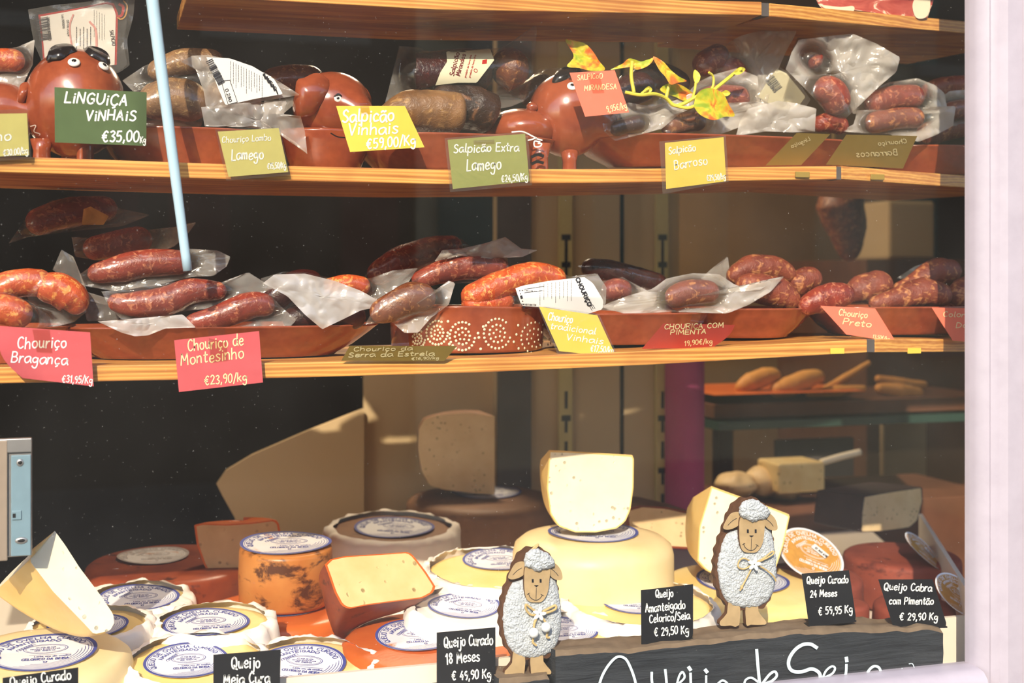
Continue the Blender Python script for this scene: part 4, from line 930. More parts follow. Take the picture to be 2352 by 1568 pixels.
dish('terracotta dish of film-packed sausages behind the brick red card', 1272, 1684, 719, 804, .145, 'mid', .095)
dish('terracotta bowl of loose dry sausages behind the coral card', 1622, 1932, 708, 786, .155, 'mid', .09, flare=.6, p_=2.1)
dish('terracotta bowl of loose dry sausages beside the window frame', 1925, 2330, 704, 778, .165, 'mid', .09, flare=.7, p_=2.1)
# ---------------------------------------------------------------- lower shelf: packs and sausages
pack('pale orange sausage loop in film above the curled pink card', [(-40, 640), (20, 622), (100, 620), (135, 640), (190, 690), (200, 715), (170, 740), (120, 752), (40, 756), (-40, 750)], .17, [([(-30, 690), (20, 655), (80, 648), (118, 660)], 32), ([(80, 668), (130, 664), (170, 690), (180, 722)], [34, 42, 40, 26]), ([(-30, 715), (20, 712), (70, 738)], 34, -.03)], 'meat_orange', 'film', lump=.1)
pack('empty film tail of the orange sausage pack standing up by the red sausages', [(122, 620), (140, 574), (170, 590), (184, 640), (200, 690), (240, 700), (302, 700), (270, 735), (200, 738), (190, 690), (150, 640)], .19, [], [], 'film_clear', name='plastic_bag', cat='plastic bag')
pack('long red sausage in film lying uppermost in the red sausage stack', [(184, 630), (220, 604), (300, 586), (380, 576), (440, 572), (500, 576), (530, 590), (520, 612), (490, 634), (440, 636), (380, 650), (300, 664), (260, 668), (190, 656)], .205, [([(200, 632), (270, 618), (340, 604), (440, 602)], [20, 32, 32, 26])], 'meat_red', 'film', flut=.008)
pack('long red sausage in film across the middle of the red sausage stack', [(234, 670), (300, 662), (380, 650), (440, 644), (510, 655), (568, 625), (630, 662), (560, 690), (500, 708), (440, 712), (380, 724), (320, 732), (280, 734), (250, 705)], .165, [([(246, 690), (300, 698), (380, 692), (440, 668), (522, 668)], [18, 30, 34, 28, 18])], 'meat_red', 'film', flut=.008)
pack('short curved red sausage in film with crimped end above the rose card', [(420, 730), (470, 712), (540, 690), (620, 676), (642, 700), (680, 736), (665, 752), (600, 756), (520, 752), (450, 756)], .15, [([(424, 745), (500, 728), (580, 700), (632, 706)], [18, 28, 32, 24])], 'meat_red', 'film', flut=.006)
pack('white backed film slipping over the dish rim under the red sausages', [(224, 738), (300, 732), (420, 722), (450, 752), (380, 754), (340, 770), (310, 772), (280, 764)], .14, [], [], 'foil', flut=.006, name='plastic_bag', cat='plastic bag', back=False)
pack('dark pack of sausage with orange tag in the shade at the back', [(20, 560), (60, 500), (120, 460), (200, 452), (280, 480), (345, 494), (280, 520), (180, 530), (60, 545)], .36, [([(60, 520), (150, 490), (270, 476)], [30, 36, 26])], 'meat_red', 'film_dark', extra=[([(192, 480), (208, 474), (250, 496), (238, 516), (188, 516)], -.055, 'ink_gold', 'orange_tag')])
pack('film pack of sausage in the shade behind the uppermost red sausage', [(165, 545), (240, 548), (320, 530), (400, 522), (452, 510), (425, 545), (400, 566), (340, 590), (240, 600), (172, 590)], .30, [([(190, 575), (270, 560), (350, 545)], [26, 32, 30])], 'meat_red', 'film', flut=.008)
pack('silver film flap over dark sausages in front of the black background', [(604, 650), (630, 630), (700, 628), (770, 645), (830, 668), (890, 702), (830, 712), (790, 732), (740, 756), (700, 722), (660, 680)], .15, [], [], 'foil', flut=.008, name='plastic_bag', cat='plastic bag', back=False)
pack('red and black pack of dark sausage under the silver film flap', [(600, 640), (650, 624), (700, 624), (760, 640), (800, 700), (780, 748), (700, 750), (640, 744), (620, 700)], .21, [([(610, 700), (680, 650), (740, 655)], 30), ([(650, 740), (740, 720), (840, 730)], 30, -.03)], 'meat_dark', 'film_clear')
pack('orange sausage in pleated film with swept-up corner', [(770, 660), (800, 640), (850, 640), (900, 622), (960, 616), (930, 660), (890, 694), (850, 690), (800, 690)], .22, [([(740, 665), (800, 652), (850, 662)], 22)], 'meat_orange', 'film', flut=.01)
pack('brown sausage in glossy film with rolled corner beside the dotted dish', [(840, 745), (862, 700), (900, 670), (960, 652), (1010, 668), (1028, 645), (1046, 650), (1030, 700), (990, 730), (960, 764), (930, 765), (900, 740)], .15, [([(850, 725), (900, 706), (950, 684), (1000, 690)], [24, 34, 38, 30])], 'meat_brown', 'film_milk', flut=.008)
pack('dark sausage in shade topping the pile above the dotted dish', [(836, 640), (850, 610), (920, 575), (1000, 552), (1060, 548), (1085, 570), (1010, 600), (930, 625), (860, 655)], .30, [([(846, 640), (920, 600), (1000, 572), (1062, 562)], [24, 34, 32, 22])], 'meat_red', 'film_dark')
pack('crumpled upright film flap topping the pile above the dotted dish', [(1000, 600), (1015, 575), (1060, 572), (1110, 560), (1162, 545), (1196, 572), (1236, 574), (1200, 590), (1130, 594), (1080, 590), (1030, 582)], .235, [], [], 'film_milk', flut=.012, name='plastic_bag', cat='plastic bag')
pack('red sausage in film between the crumpled flap and the white label pack', [(940, 650), (960, 625), (1040, 600), (1090, 590), (1166, 592), (1172, 640), (1120, 650), (1060, 650), (980, 652)], .25, [([(946, 650), (1010, 625), (1080, 610), (1168, 618)], [18, 28, 32, 28])], 'meat_red', 'film')
ol = [(1136, 640), (1180, 630), (1210, 615), (1260, 608), (1310, 636), (1370, 628), (1394, 660), (1390, 700), (1350, 722), (1290, 714), (1220, 708), (1138, 706)]
r = pack('orange sausage pack with curled white barcode label in the dotted dish', ol, .185, [([(1060, 690), (1130, 664), (1220, 634), (1300, 646)], [26, 34, 34, 26]), ([(1060, 702), (1120, 698), (1180, 690)], 26)], ['meat_orange', 'meat_orange'], 'film', flut=.006)
yf = lambda px, py: .138 + .0012 * math.cos((px - 1180) * .03) * 4 + .00018 * abs(py - 680)
flat_print(r, 'white_label', [(1184, 662), (1200, 656), (1260, 645), (1342, 636), (1362, 650), (1386, 690), (1384, 710), (1345, 722), (1260, 706), (1198, 702), (1190, 680)], yf, 'paper')
mb = MB(); mp = lambda p: P(p.x, p.y, yf(p.x, p.y) - .0014)
barcode(mb, (1194, 666), (1204, 704), -1, mp, 8); barcode(mb, (1196, 700), (1232, 702), 34, mp, 30, 8)
for i in range(9): scribble(mb, 1240 + i * 9, 652 - i, 1240, 652, 1, 50, mp, i + 70, .9, True)
write(mb, 'CHOURIÇO', (1322, 640), (1352, 706), 9, 2.6, mp, 0, 0); write(mb, 'CE', (1346, 690), (1362, 716), 8, 1, mp)
for a, b in (((1204, 664), (1250, 657)), ((1204, 672), (1246, 667))): ribbon(mb, [V((*a, 0)), V((*b, 0))], 1, mp)
mb.build('lettering', M['ink_dark'], r, False)
pack('dark glossy sausage with red label lying behind the white label pack', [(1326, 612), (1350, 594), (1420, 606), (1500, 628), (1560, 645), (1600, 660), (1540, 672), (1440, 660), (1340, 640)], .285, [([(1336, 612), (1400, 622), (1470, 640), (1530, 652)], [20, 26, 26, 20])], 'meat_dark', 'film_tight')
pack('small red sausage in film next to the white label pack', [(1376, 680), (1385, 645), (1430, 636), (1470, 660), (1510, 680), (1500, 705), (1440, 716), (1380, 712)], .20, [([(1384, 676), (1420, 664), (1448, 676)], [24, 26, 20])], 'meat_red', 'film_milk')
pack('milky zip bag with winged corner drooping over the dish by the brick red card', [(1380, 705), (1440, 680), (1500, 664), (1530, 640), (1590, 628), (1650, 630), (1690, 655), (1740, 668), (1802, 634), (1770, 670), (1720, 700), (1670, 720), (1600, 718), (1540, 716), (1440, 722)], .16, [([(1530, 690), (1580, 672), (1650, 670)], [26, 30, 24])], 'meat_dry', 'film_milk', flut=.010)
pack('clear upright film corner behind the winged zip bag', [(1610, 640), (1640, 612), (1672, 590), (1678, 640), (1660, 660)], .25, [], [], 'film', name='plastic_bag', cat='plastic bag')
for i, (pth, rr, y, m, lab) in enumerate([
    ([(1672, 642), (1720, 616), (1780, 618), (1824, 640)], [18, 30, 30, 20], .235, 'meat_dry', 'topmost loose dry sausage in the bowl behind the coral card'),
    ([(1690, 652), (1745, 662), (1800, 680), (1830, 706)], [24, 34, 36, 24], .185, 'meat_dry', 'thick loose dry sausage leaning against the winged zip bag'),
    ([(1822, 680), (1836, 650), (1858, 640), (1876, 662)], [24, 30, 28, 22], .235, 'meat_dry', 'short loose sausage wedged between two others in the bowl behind the coral card'),
    ([(1836, 712), (1880, 690), (1930, 678), (1960, 684)], [18, 30, 32, 24], .17, 'meat_red', 'reddish loose sausage resting on the bowl rim just above the coral card'),
    ([(1950, 690), (1972, 668), (2010, 656), (2048, 656)], [20, 34, 36, 24], .235, 'meat_dry', 'plump loose sausage behind the reddish one above the coral card'),
    ([(2052, 668), (2100, 650), (2150, 624), (2205, 622)], [14, 24, 32, 24], .25, 'meat_dry', 'slanting loose sausage topping the bowl beside the window frame'),
    ([(1996, 700), (2050, 688), (2120, 672), (2182, 684)], [14, 26, 34, 26], .195, 'meat_dry', 'long loose sausage along the rim of the bowl beside the window frame'),
    ([(2180, 700), (2210, 670), (2250, 650)], [24, 30, 26], .215, 'meat_dry', 'loose sausage half hidden by the window frame')]):
    sausage('smoked_sausage', pth, rr, y, m, lab, 'sausage', 'loose dry sausages', seed=20 + i, lump=.09)
pack('clear film scrap behind the loose sausages beside the window frame', [(2060, 640), (2100, 612), (2170, 592), (2180, 620), (2120, 640)], .31, [], [], 'film_dark', name='plastic_bag', cat='plastic bag')
# ---------------------------------------------------------------- lower shelf: cards
card('pink card with curled corner priced 31,95', [(-2, 748), (207, 763), (215, 887), (52, 868)], YC, 'card_pink', [('Chouriço', 40, 800, 156, 798, 26, 3), ('Bragança', 26, 832, 158, 838, 24, 3), ('€31,95/Kg', 142, 878, 214, 880, 16, 2)], 'ink_white', tape=[(74, 756), (114, 757), (120, 810), (84, 808)], curve=lambda p, u, v: p + V((-22 * math.sin(math.pi * v) * (1 - u) ** 2, 6 * math.sin(math.pi * v) * (1 - u) ** 2, 0)), bend=lambda x, y: -.022 * max(0, (110 - x) / 110) ** 2 * max(0, (y - 760) / 100))
card('rose pink card taped to the dish priced 23,90', [(400, 781), (595, 760), (604, 878), (411, 900)], YC, 'card_pink', [('Chouriço de', 432, 806, 562, 792, 26, 2.6), ('Montesinho', 416, 838, 564, 822, 26, 2.6), ('€23,90/kg', 470, 884, 570, 874, 20, 2.4)], 'ink_pale', tape=[(478, 756), (516, 754), (524, 828), (484, 832)])
card('olive card bent back flat on the lower shelf edge', [(803, 794), (1050, 794), (1020, 829), (784, 828)], .086, 'card_mustard', [('Chouriço da', 812, 806, 950, 804, 9, 2), ('Serra da Estrela', 800, 820, 1000, 816, 10, 2.2), ('€16,90/kg', 945, 827, 1010, 824, 6, 1.4)], 'ink_pale', ysl=(0, .8), tape=[(896, 750), (936, 746), (940, 800), (898, 802)])
card('lemon yellow sleeved card hanging askew from the dotted dish', [(1238, 704), (1372, 724), (1416, 820), (1284, 806)], .115, 'card_yellow', [('Chouriço', 1258, 734, 1316, 742, 18, 2.4), ('tradicional', 1264, 754, 1370, 768, 14, 2), ('Vinhais', 1300, 780, 1388, 790, 14, 2), ('€17,50/kg', 1356, 806, 1410, 812, 14, 2)], 'ink_white', [(1234, 700), (1376, 721), (1424, 827), (1280, 812)], ysl=(0, -.25))
card('brick red card bent under the dish of film-packed sausages', [(1524, 742), (1688, 746), (1636, 798), (1474, 801)], .108, 'card_red', [('CHOURIÇA COM', 1526, 756, 1664, 752, 11, 1.8), ('PIMENTA', 1540, 768, 1624, 766, 10, 1.8), ('19,90€/kg', 1572, 794, 1638, 788, 11, 1.5)], 'ink_pale', ysl=(0, .6), tape=[(1590, 722), (1626, 722), (1606, 756), (1580, 756)], curve=lambda p, u, v: p + V((10 * math.sin(math.pi * v) * u, 0, 0)))
card('coral card hanging askew below the bowl of loose sausages', [(1884, 702), (2010, 708), (2058, 785), (1944, 768)], .115, 'card_coral', [('Chouriço', 1926, 724, 1994, 730, 14, 2), ('Preto', 1936, 744, 2004, 752, 14, 2), ('13,50€/kg', 2004, 776, 2044, 782, 8, 1.2)], 'ink_pale')
card('coral card half hidden by the window frame', [(2140, 706), (2260, 708), (2280, 790), (2188, 782)], .125, 'card_coral', [('Colorau', 2166, 726, 2240, 730, 12, 1.6), ('Doce', 2196, 752, 2250, 754, 12, 1.6)], 'ink_pale')
# ================================================================ cheese display
ZR = P(1005, 1525, .052).z
def floor_z(y): return ZC - .5645
xL = -1.15; A_ = P(2236, 1400, .052); B_ = P(2110, 1180, .66); B_.x += .0; E_ = V((B_.x - (A_.x - B_.x) * .45, 1.06, 0)); ZW = B_.z
r = thing('display_tray', V((0, .4, ZC - .60)), 'white display tray holding the cheeses behind the slate board', 'display tray')
mb = MB().box((xL, .052, ZC - .60), (A_.x, .059, ZR)); mb.build('front_wall', M['tray_white'], r)
q = [V((xL, .058, 0)), V((A_.x, .058, 0)), V((B_.x, .66, 0)), V((E_.x, 1.06, 0)), V((xL, 1.06, 0))]
v = [p + V((0, 0, ZC - .60)) for p in q] + [p + V((0, 0, ZC - .565)) for p in q]
mk('tray_floor', v, [(4, 3, 2, 1, 0), (5, 6, 7, 8, 9)] + [(i, (i + 1) % 5, 5 + (i + 1) % 5, 5 + i) for i in range(5)], M['tray_white'], r, False)
q = [V((A_.x, .052, 0)), V((B_.x, .66, 0)), V((B_.x + .008, .66, 0)), V((A_.x + .008, .052, 0))]; v = [p + V((0, 0, ZC - .60)) for p in q] + [p + V((0, 0, ZW)) for p in q]
mk('side_wall', v, [(3, 2, 1, 0), (4, 5, 6, 7)] + [(i, (i + 1) % 4, 4 + (i + 1) % 4, 4 + i) for i in range(4)], M['tray_white'], r, False)
for nm, pts, y, lab in (('backing_panel', [(836, 800), (1141, 800), (1141, 1240), (836, 1240)], 1.10, 'tall beige backing panel behind the cheese wedge in shade'),
                        ('backing_panel', [(836, 938), (836, 1250), (560, 1250), (540, 1190), (512, 1140), (498, 1112), (520, 1080), (580, 1044), (700, 992)], 1.07, 'beige panel with sloping curved top edge against the dark background')):
    n = len(pts); v = [P(a, b, y) for a, b in pts] + [P(a, b, y) + V((0, .012, 0)) for a, b in pts]
    o = mk(nm, v, [tuple(reversed(range(n))), tuple(range(n, 2 * n))] + [(i, (i + 1) % n, n + (i + 1) % n, n + i) for i in range(n)], M['wall_beige'], None, False); tag(o, lab, 'panel', 'beige panels behind the cheeses')
def basis(tilt, rot=0, roll=0):
    n = (Matrix.Rotation(math.radians(tilt), 3, 'X') @ V((0, 0, 1))); n = Matrix.Rotation(math.radians(roll), 3, 'Y') @ n
    e1 = (RT - n * RT.dot(n)).normalized(); e2 = n.cross(e1)
    c, s = math.cos(math.radians(rot)), math.sin(math.radians(rot)); return e1 * c + e2 * s, e2 * c - e1 * s, n
def hit(px, py, p0, n):
    d = ray(px, py); return CAM + d * ((p0 - CAM).dot(n) / d.dot(n))
def arc_text(mb, text, rad, a0, a1, h, w_, mp, seed=0):
    st, L = script_strokes(text, 0, .2, seed)
    for s_ in st:
        q = []
        for p in s_:
            a = math.radians(a0 + (a1 - a0) * p.x / L); rr = rad + p.y * h / 10; q.append(V((rr * math.cos(a), rr * math.sin(a), 0)))
        ribbon(mb, cr(q, 3) if len(q) > 2 else q, w_, mp)
def cheese_label(parent, c, e1, e2, n, R, mat='label_white', ink='ink_navy', wave=.0012, seed=0, rich=True, ry=1.0):
    def mp(p, lift=.0005):
        rr = math.hypot(p.x, p.y); a = math.atan2(p.y, p.x)
        return c + e1 * (p.x * R) + e2 * (p.y * R * ry) + n * (.0008 + lift + wave * rr * rr * (1 + math.sin(2 * a + seed)))
    v, f = [], []; K = 56
    for j in range(9):
        for i in range(K):
            a = 2 * math.pi * i / K; v.append(mp(V((j / 8 * math.cos(a), j / 8 * math.sin(a), 0)), 0))
    for j in range(8):
        for i in range(K): f.append((j * K + i, (j + 1) * K + i, (j + 1) * K + (i + 1) % K, j * K + (i + 1) % K))
    o = mk('label', v, f, M[mat], parent)
    mb = MB(); circ = lambda r_, w_, a0=0, a1=360: ribbon(mb, [V((r_ * math.cos(math.radians(a0 + (a1 - a0) * i / 60)), r_ * math.sin(math.radians(a0 + (a1 - a0) * i / 60)), 0)) for i in range(61)], w_, mp)
    circ(.965, .07); mb.build('label_border', M[ink] if ink != 'ink_gold' else M['ink_gold'], o, False)
    mb = MB(); circ(.90, .012)
    arc_text(mb, 'QUEIJO DE OVELHA CURADO', .74, 205, 25, .12, .022, mp, seed)
    if rich:
        arc_text(mb, 'AMANTEIGADO', .58, 165, 62, .10, .022, mp, seed + 1)
        circ_e = [V((.05 + .40 * math.cos(2 * math.pi * i / 40), .16 + .24 * math.sin(2 * math.pi * i / 40), 0)) for i in range(41)]; ribbon(mb, circ_e, .014, mp)
        circ_e = [V((.05 + .36 * math.cos(2 * math.pi * i / 40), .16 + .20 * math.sin(2 * math.pi * i / 40), 0)) for i in range(41)]; ribbon(mb, circ_e, .008, mp)
        rnd = random.Random(seed)
        for i in range(7):
            a = V((-.42 + i * .035, .05 + .05 * i, 0)); ribbon(mb, cr([a, a + V((-.05, .06, 0)), a + V((-.02, .12, 0)), a + V((.04, .08, 0))], 4), .014, mp)
        for i, yy in enumerate((.22, .13, .05)): write(mb, ('casa', 'montanha', 'de beira')[i], (-.14 - (i == 1) * .08, -yy), (.24 + (i == 1) * .08, -yy), .07, .012, lambda p: mp(V((p.x, -p.y, 0))))
        ribbon(mb, [V((-.2, -.17, 0)), V((.55, -.17, 0))], .01, mp)
        write(mb, 'Leite cru de ovelha', (-.1, .28), (.56, .28), .07, .012, lambda p: mp(V((p.x, -p.y, 0))))
        write(mb, 'CELORICO DA BEIRA', (-.3, .44), (.54, .44), .10, .018, lambda p: mp(V((p.x, -p.y, 0))))
        write(mb, 'O', (.10, .58), (.18, .58), .08, .02, lambda p: mp(V((p.x, -p.y, 0))))
    for i, rr in enumerate((.84, .78, .72, .66)): circ(rr, .010, -118 + i * 6, 18 - i * 6)
    mb.build('lettering', M[ink], o, False)
    return o
def wheel(label, cx, cy, y, Rpx, H, rind, lab=None, cloth=False, tilt=4, roll=0, group='whole cheese wheels in the tray', sq=1.0, lmat='label_white', ink='ink_navy', lrot=12, rich=True, seed=0, rim=.010, sag=0, on=None):
    c = P(cx, cy, y); R = Rpx * mpp(cx, y); e1, e2, n = basis(tilt, 0, roll)
    if H is None: H = c.z - (on if on else floor_z(y)) - (R + (.012 if cloth else 0)) * math.sin(math.radians(abs(tilt)))
    r = thing('round_cheese', c - n * H, label, 'cheese', group)
    prof = [(.0005, sag), (R * .5, sag * .8), (R - rim * 1.6, 0), (R - rim * .7, -rim * .16), (R - rim * .15, -rim * .6), (R, -rim * 1.2), (R * 1.012, -H * .5), (R * .995, -H + rim), (R - rim * .6, -H + rim * .2), (R - rim * 1.5, -H), (.0005, -H)]
    prof = [(a, b) for a, b in prof]
    wob = lambda a, h: .012 * noise.noise(V((math.cos(a) * 1.3 + seed, math.sin(a) * 1.3, h * 12)))
    v, f = lathe(list(reversed(prof)), c, e1, e2, n, 64, wob); mk('wheel', v, f, M[rind], r)
    if cloth:
        v, f = [], []; K = 110; rows = [(-H, .003), (-H * .6, .007), (-H * .25, .006), (-.004, .004), (.004, .001), (.007, -.007), (.004, -.012 if cloth is True else -cloth)]
        for j, (h, d) in enumerate(rows):
            for i in range(K):
                a = 2 * math.pi * i / K; q = V((math.cos(a) * 3 + seed * 2.1, math.sin(a) * 3, j * .22)); nn = noise.noise(q) * .5 + noise.noise(q * 3.2) * .25
                rr = R + d + nn * (.010 if 0 < j < 4 else .012 if j >= 4 else .004); hh = h + (nn * .012 if j >= 3 else 0)
                v.append(c + (e1 * math.cos(a) + e2 * math.sin(a)) * rr + n * (max(hh, .0015 + .002 * (j - 3)) if j > 4 else hh))
        for j in range(len(rows) - 1):
            for i in range(K): f.append((j * K + i, j * K + (i + 1) % K, (j + 1) * K + (i + 1) % K, (j + 1) * K + i))
        mk('cloth', v, f, M['cloth'], r)
    if lab:
        lx, ly, lr = lab; p = hit(lx, ly, c, n); a1, a2, _ = basis(tilt, lrot, roll)
        cheese_label(r, p + n * (sag + .0006), a1, a2, n, lr * mpp(lx, p.y), lmat, ink, seed=seed, rich=rich)
    return r, c, e1, e2, n
wheel('pale yellow cheese wheel with label in the tray corner under the big white wedge', 92, 1498, .178, 206, None, 'rind_cream', (96, 1500, 122), seed=1, rim=.016)
wheel('cloth wrapped soft cheese half hidden behind the big white wedge', 206, 1438, .29, 142, None, 'rind_soft', (202, 1440, 90), True, seed=2)
wheel('cloth wrapped soft cheese with bluish label behind the others near the red shaded wheel', 318, 1378, .44, 120, None, 'rind_soft', (318, 1376, 92), True, seed=3, tilt=6)
wheel('cloth wrapped soft cheese with full round label directly left of the orange wheels', 490, 1432, .285, 140, None, 'rind_soft', (474, 1433, 98), True, seed=4, lrot=14)
wheel('cloth wrapped soft cheese with full round label just above the sign reading Meia Cura', 452, 1524, .158, 166, None, 'rind_soft', (428, 1521, 96), True, seed=5, tilt=8, lrot=14)
wheel('cloth wrapped soft cheese with label to the right of the sign reading Meia Cura', 712, 1532, .156, 160, None, 'rind_soft', (690, 1526, 104), True, seed=6, tilt=8, lrot=-6)
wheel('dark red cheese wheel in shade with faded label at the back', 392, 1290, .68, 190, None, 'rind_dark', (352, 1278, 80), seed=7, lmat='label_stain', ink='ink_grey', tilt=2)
wheel('large smoky orange wheel carrying the small smoked cheese', 650, 1392, .44, 178, None, 'rind_orange', (652, 1390, 100), seed=8, tilt=1, rim=.012)
wheel('small smoked cheese with blue rimmed label standing on the orange wheel', 657, 1252, .44, 106, None, 'rind_smoke', (657, 1249, 104), seed=9, lmat='label_stain', tilt=3, lrot=4, rim=.006, on=P(650, 1392, .44).z + .001)
wheel('bright orange cheese wheel with stained label behind the sign priced 49,90', 992, 1470, .19, 208, None, 'rind_orange', (958, 1462, 96), seed=10, lmat='label_stain', tilt=6, rim=.012)
wheel('cloth edged yellow cheese with label behind the sheep with the beads', 1145, 1312, .37, 168, None, 'rind_soft', (1146, 1288, 84), .004, seed=11, tilt=5)
wheel('wholly cloth covered cheese between the orange half wheel and the sheep with the beads', 1085, 1400, .24, 150, None, 'cloth', (1066, 1393, 84), True, seed=12, tilt=6, lrot=-16)
wheel('thick cream cheese wheel carrying the upright white half wedge', 1362, 1228, .335, 184, None, 'rind_cream', (1362, 1225, 104), seed=13, tilt=1, lrot=-8, rim=.022)
wheel('cloth edged yellow cheese with label behind the sign priced 29,50', 1470, 1390, .21, 176, None, 'rind_soft', (1460, 1384, 82), .006, seed=14, tilt=5, lrot=-10)
wheel('yellow cheese wheel behind the sheep with the twine bow', 1712, 1340, .31, 196, None, 'rind_soft', (1706, 1335, 106), seed=15, tilt=4, lrot=-10, rim=.014)
wheel('cloth wrapped cheese mostly hidden behind the slate board', 1318, 1456, .15, 124, None, 'rind_soft', (1296, 1450, 78), True, seed=16, tilt=7)
wheel('rough red cheese wheel with gold label behind the sign priced 59,95', 1862, 1318, .34, 118, None, 'rind_paprika', None, seed=17, tilt=3, rim=.008, group='paprika coated cheeses')
wheel('rough red cheese wheel beside the tray side wall', 2072, 1272, .46, 132, None, 'rind_paprika', None, seed=18, tilt=2, rim=.008, group='paprika coated cheeses')
wheel('small rough red cheese half hidden behind the sign priced 29,90', 2100, 1385, .20, 92, None, 'rind_paprika', None, seed=19, tilt=3, rim=.008, group='paprika coated cheeses')
wheel('low rough red cheese piece showing beside the sign priced 59,95', 1950, 1382, .22, 46, None, 'rind_paprika', None, seed=24, tilt=3, rim=.006, group='paprika coated cheeses')
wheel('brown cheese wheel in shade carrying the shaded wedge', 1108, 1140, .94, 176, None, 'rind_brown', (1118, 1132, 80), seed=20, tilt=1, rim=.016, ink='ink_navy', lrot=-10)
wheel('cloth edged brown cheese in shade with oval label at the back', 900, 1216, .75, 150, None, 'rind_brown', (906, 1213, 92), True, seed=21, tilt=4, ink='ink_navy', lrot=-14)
# loose round labels standing on the red cheeses
def stand_label(px, py, y, R, ry, tilt, roll, lab, seed):
    c = P(px, py, y); e1, e2, n = basis(tilt, -18, roll); r = thing('cheese_label', c, lab, 'label', 'gold paper labels on the red cheeses')
    cheese_label(r, c, e1, e2, n, R * mpp(px, y), 'ink_gold', 'label_white', seed=seed, rich=True)
    mb = MB(); k = R * mpp(px, y); q = [c + (e1 * a + e2 * b) * k + n * .004 for a, b in ((-.05, .25), (.42, .02), (.52, .22), (.05, .46))]; mb.add(q, [(0, 1, 2, 3)]); s = mb.build('price_sticker', M['paper'], r, False)
    mb = MB(); write(mb, '12 345 678', (.06, -.26), (.45, -.06), .08, .02, lambda p: c + (e1 * p.x + e2 * -p.y) * k + n * .0045); mb.build('lettering', M['ink_dark'], s, False)
stand_label(1862, 1274, .33, 78, 1, 38, 4, 'gold and white round label leaning on the red cheese behind the sign priced 59,95', 3)
stand_label(2122, 1268, .40, 58, 1, 28, 34, 'cream round label curled up on the red cheese by the tray side wall', 4)
stand_label(2196, 1366, .17, 58, 1, 42, 20, 'gold round label on the small red cheese by the window frame', 5)
# ---------------------------------------------------------------- cut pieces
def cut_piece(label, face, y, nrm, depth_, mats, mode, axis=None, ang=80, smooth_=2, bev=.003, name='cheese_wedge', cat='cheese', group='cut cheese pieces', edge=None):
    """face: outline of the cut face in pixels on a plane through y with normal nrm; mode 'revolve' turns it about axis (two pixels), 'half' grows a half wheel behind it, 'push' extrudes it"""
    n = V(nrm).normalized(); cx = sum(p[0] for p in face) / len(face); cy = sum(p[1] for p in face) / len(face); p0 = P(cx, cy, y)
    o = cr([V((a, b, 0)) for a, b in face], smooth_, True) if smooth_ > 1 else [V((a, b, 0)) for a, b in face]
    o = resample(o, 72, True); q = [hit(p.x, p.y, p0, n) for p in o]; N = len(q); v, f, mi = [], [], []
    if mode == 'revolve':
        a = hit(*axis[0], p0, n); b = hit(*axis[1], p0, n); d = (b - a).normalized(); S = 14
        def rot(t):
            Mx = Matrix.Rotation(t, 3, d); return [a + Mx @ (p - a) for p in q]
        sg = 1 if sum(p.y for p in rot(.3)) > sum(p.y for p in q) else -1
        rings = [rot(sg * math.radians(ang) * i / S) for i in range(S + 1)]
    elif mode == 'half':
        e1 = (RT - n * RT.dot(n)).normalized(); c0 = sum(q, V()) / N; W = max(abs((p - c0).dot(e1)) for p in q); S = 14; rings = []
        for i in range(S + 1):
            ph = math.pi / 2 * i / S * .985; rings.append([p - e1 * ((p - c0).dot(e1) * (1 - math.cos(ph))) - n * (math.sin(ph) * depth_) for p in q])
    else:
        S = 6; dv = V(depth_); c0 = sum(q, V()) / N; rings = [[p + dv * (i / S) - (p - c0) * (.05 * (i / S) ** 2) for p in q] for i in range(S + 1)]
    c = sum(q, V()) / N
    ins = [c + (p - c) * (1 - edge if edge else .985) for p in q] 
    # face: inner paste, rim ring, then the body
    v += [c]; v += ins; v += q; f += [(0, 1 + i, 1 + (i + 1) % N) for i in range(N)]; mi += [0] * N
    f += [(1 + i, 1 + N + i, 1 + N + (i + 1) % N, 1 + (i + 1) % N) for i in range(N)]; mi += [2 if edge else 0] * N
    b0 = 1 + N
    for k in range(1, len(rings)): v += rings[k]
    for k in range(len(rings) - 1):
        for i in range(N): f.append((b0 + k * N + i, b0 + (k + 1) * N + i, b0 + (k + 1) * N + (i + 1) % N, b0 + k * N + (i + 1) % N)); mi.append(1)
    L = b0 + (len(rings) - 1) * N; v.append(sum(rings[-1], V()) / N); f += [(len(v) - 1, L + (i + 1) % N, L + i) for i in range(N)]; mi += [0 if mode == 'revolve' else 1] * N
    ms = [M[m] for m in mats] + ([M[mats[1]]] if len(mats) < 3 else [])
    o = mk(name, v, f, ms, None, True, mi, 38); tag(o, label, cat, group)
    bm = bmesh.new(); bm.from_mesh(o.data); bmesh.ops.recalc_face_normals(bm, faces=bm.faces); bm.to_mesh(o.data); bm.free()
    return o
cut_piece('big white cheese wedge with yellow rind against the metal bracket', [(126, 1219), (150, 1252), (182, 1302), (232, 1368), (260, 1410), (262, 1432), (252, 1448), (216, 1456), (190, 1428), (122, 1358), (70, 1290), (72, 1262)], .118, (.22, -.88, .42), 0, ['paste_white', 'rind_yellow'], 'revolve', ((128, 1216), (64, 1290)), 95, 1)
cut_piece('upright white half wedge of cheese with flat top on the thick cream wheel', [(1262, 1036), (1310, 1037), (1400, 1043), (1456, 1047), (1455, 1120), (1448, 1170), (1436, 1198), (1416, 1213), (1370, 1222), (1320, 1222), (1282, 1208), (1264, 1180), (1256, 1120)], .315, (-.10, -1, .06), 0, ['paste_white', 'rind_yellow'], 'revolve', ((1262, 1032), (1456, 1044)), 70, 1, edge=.03)
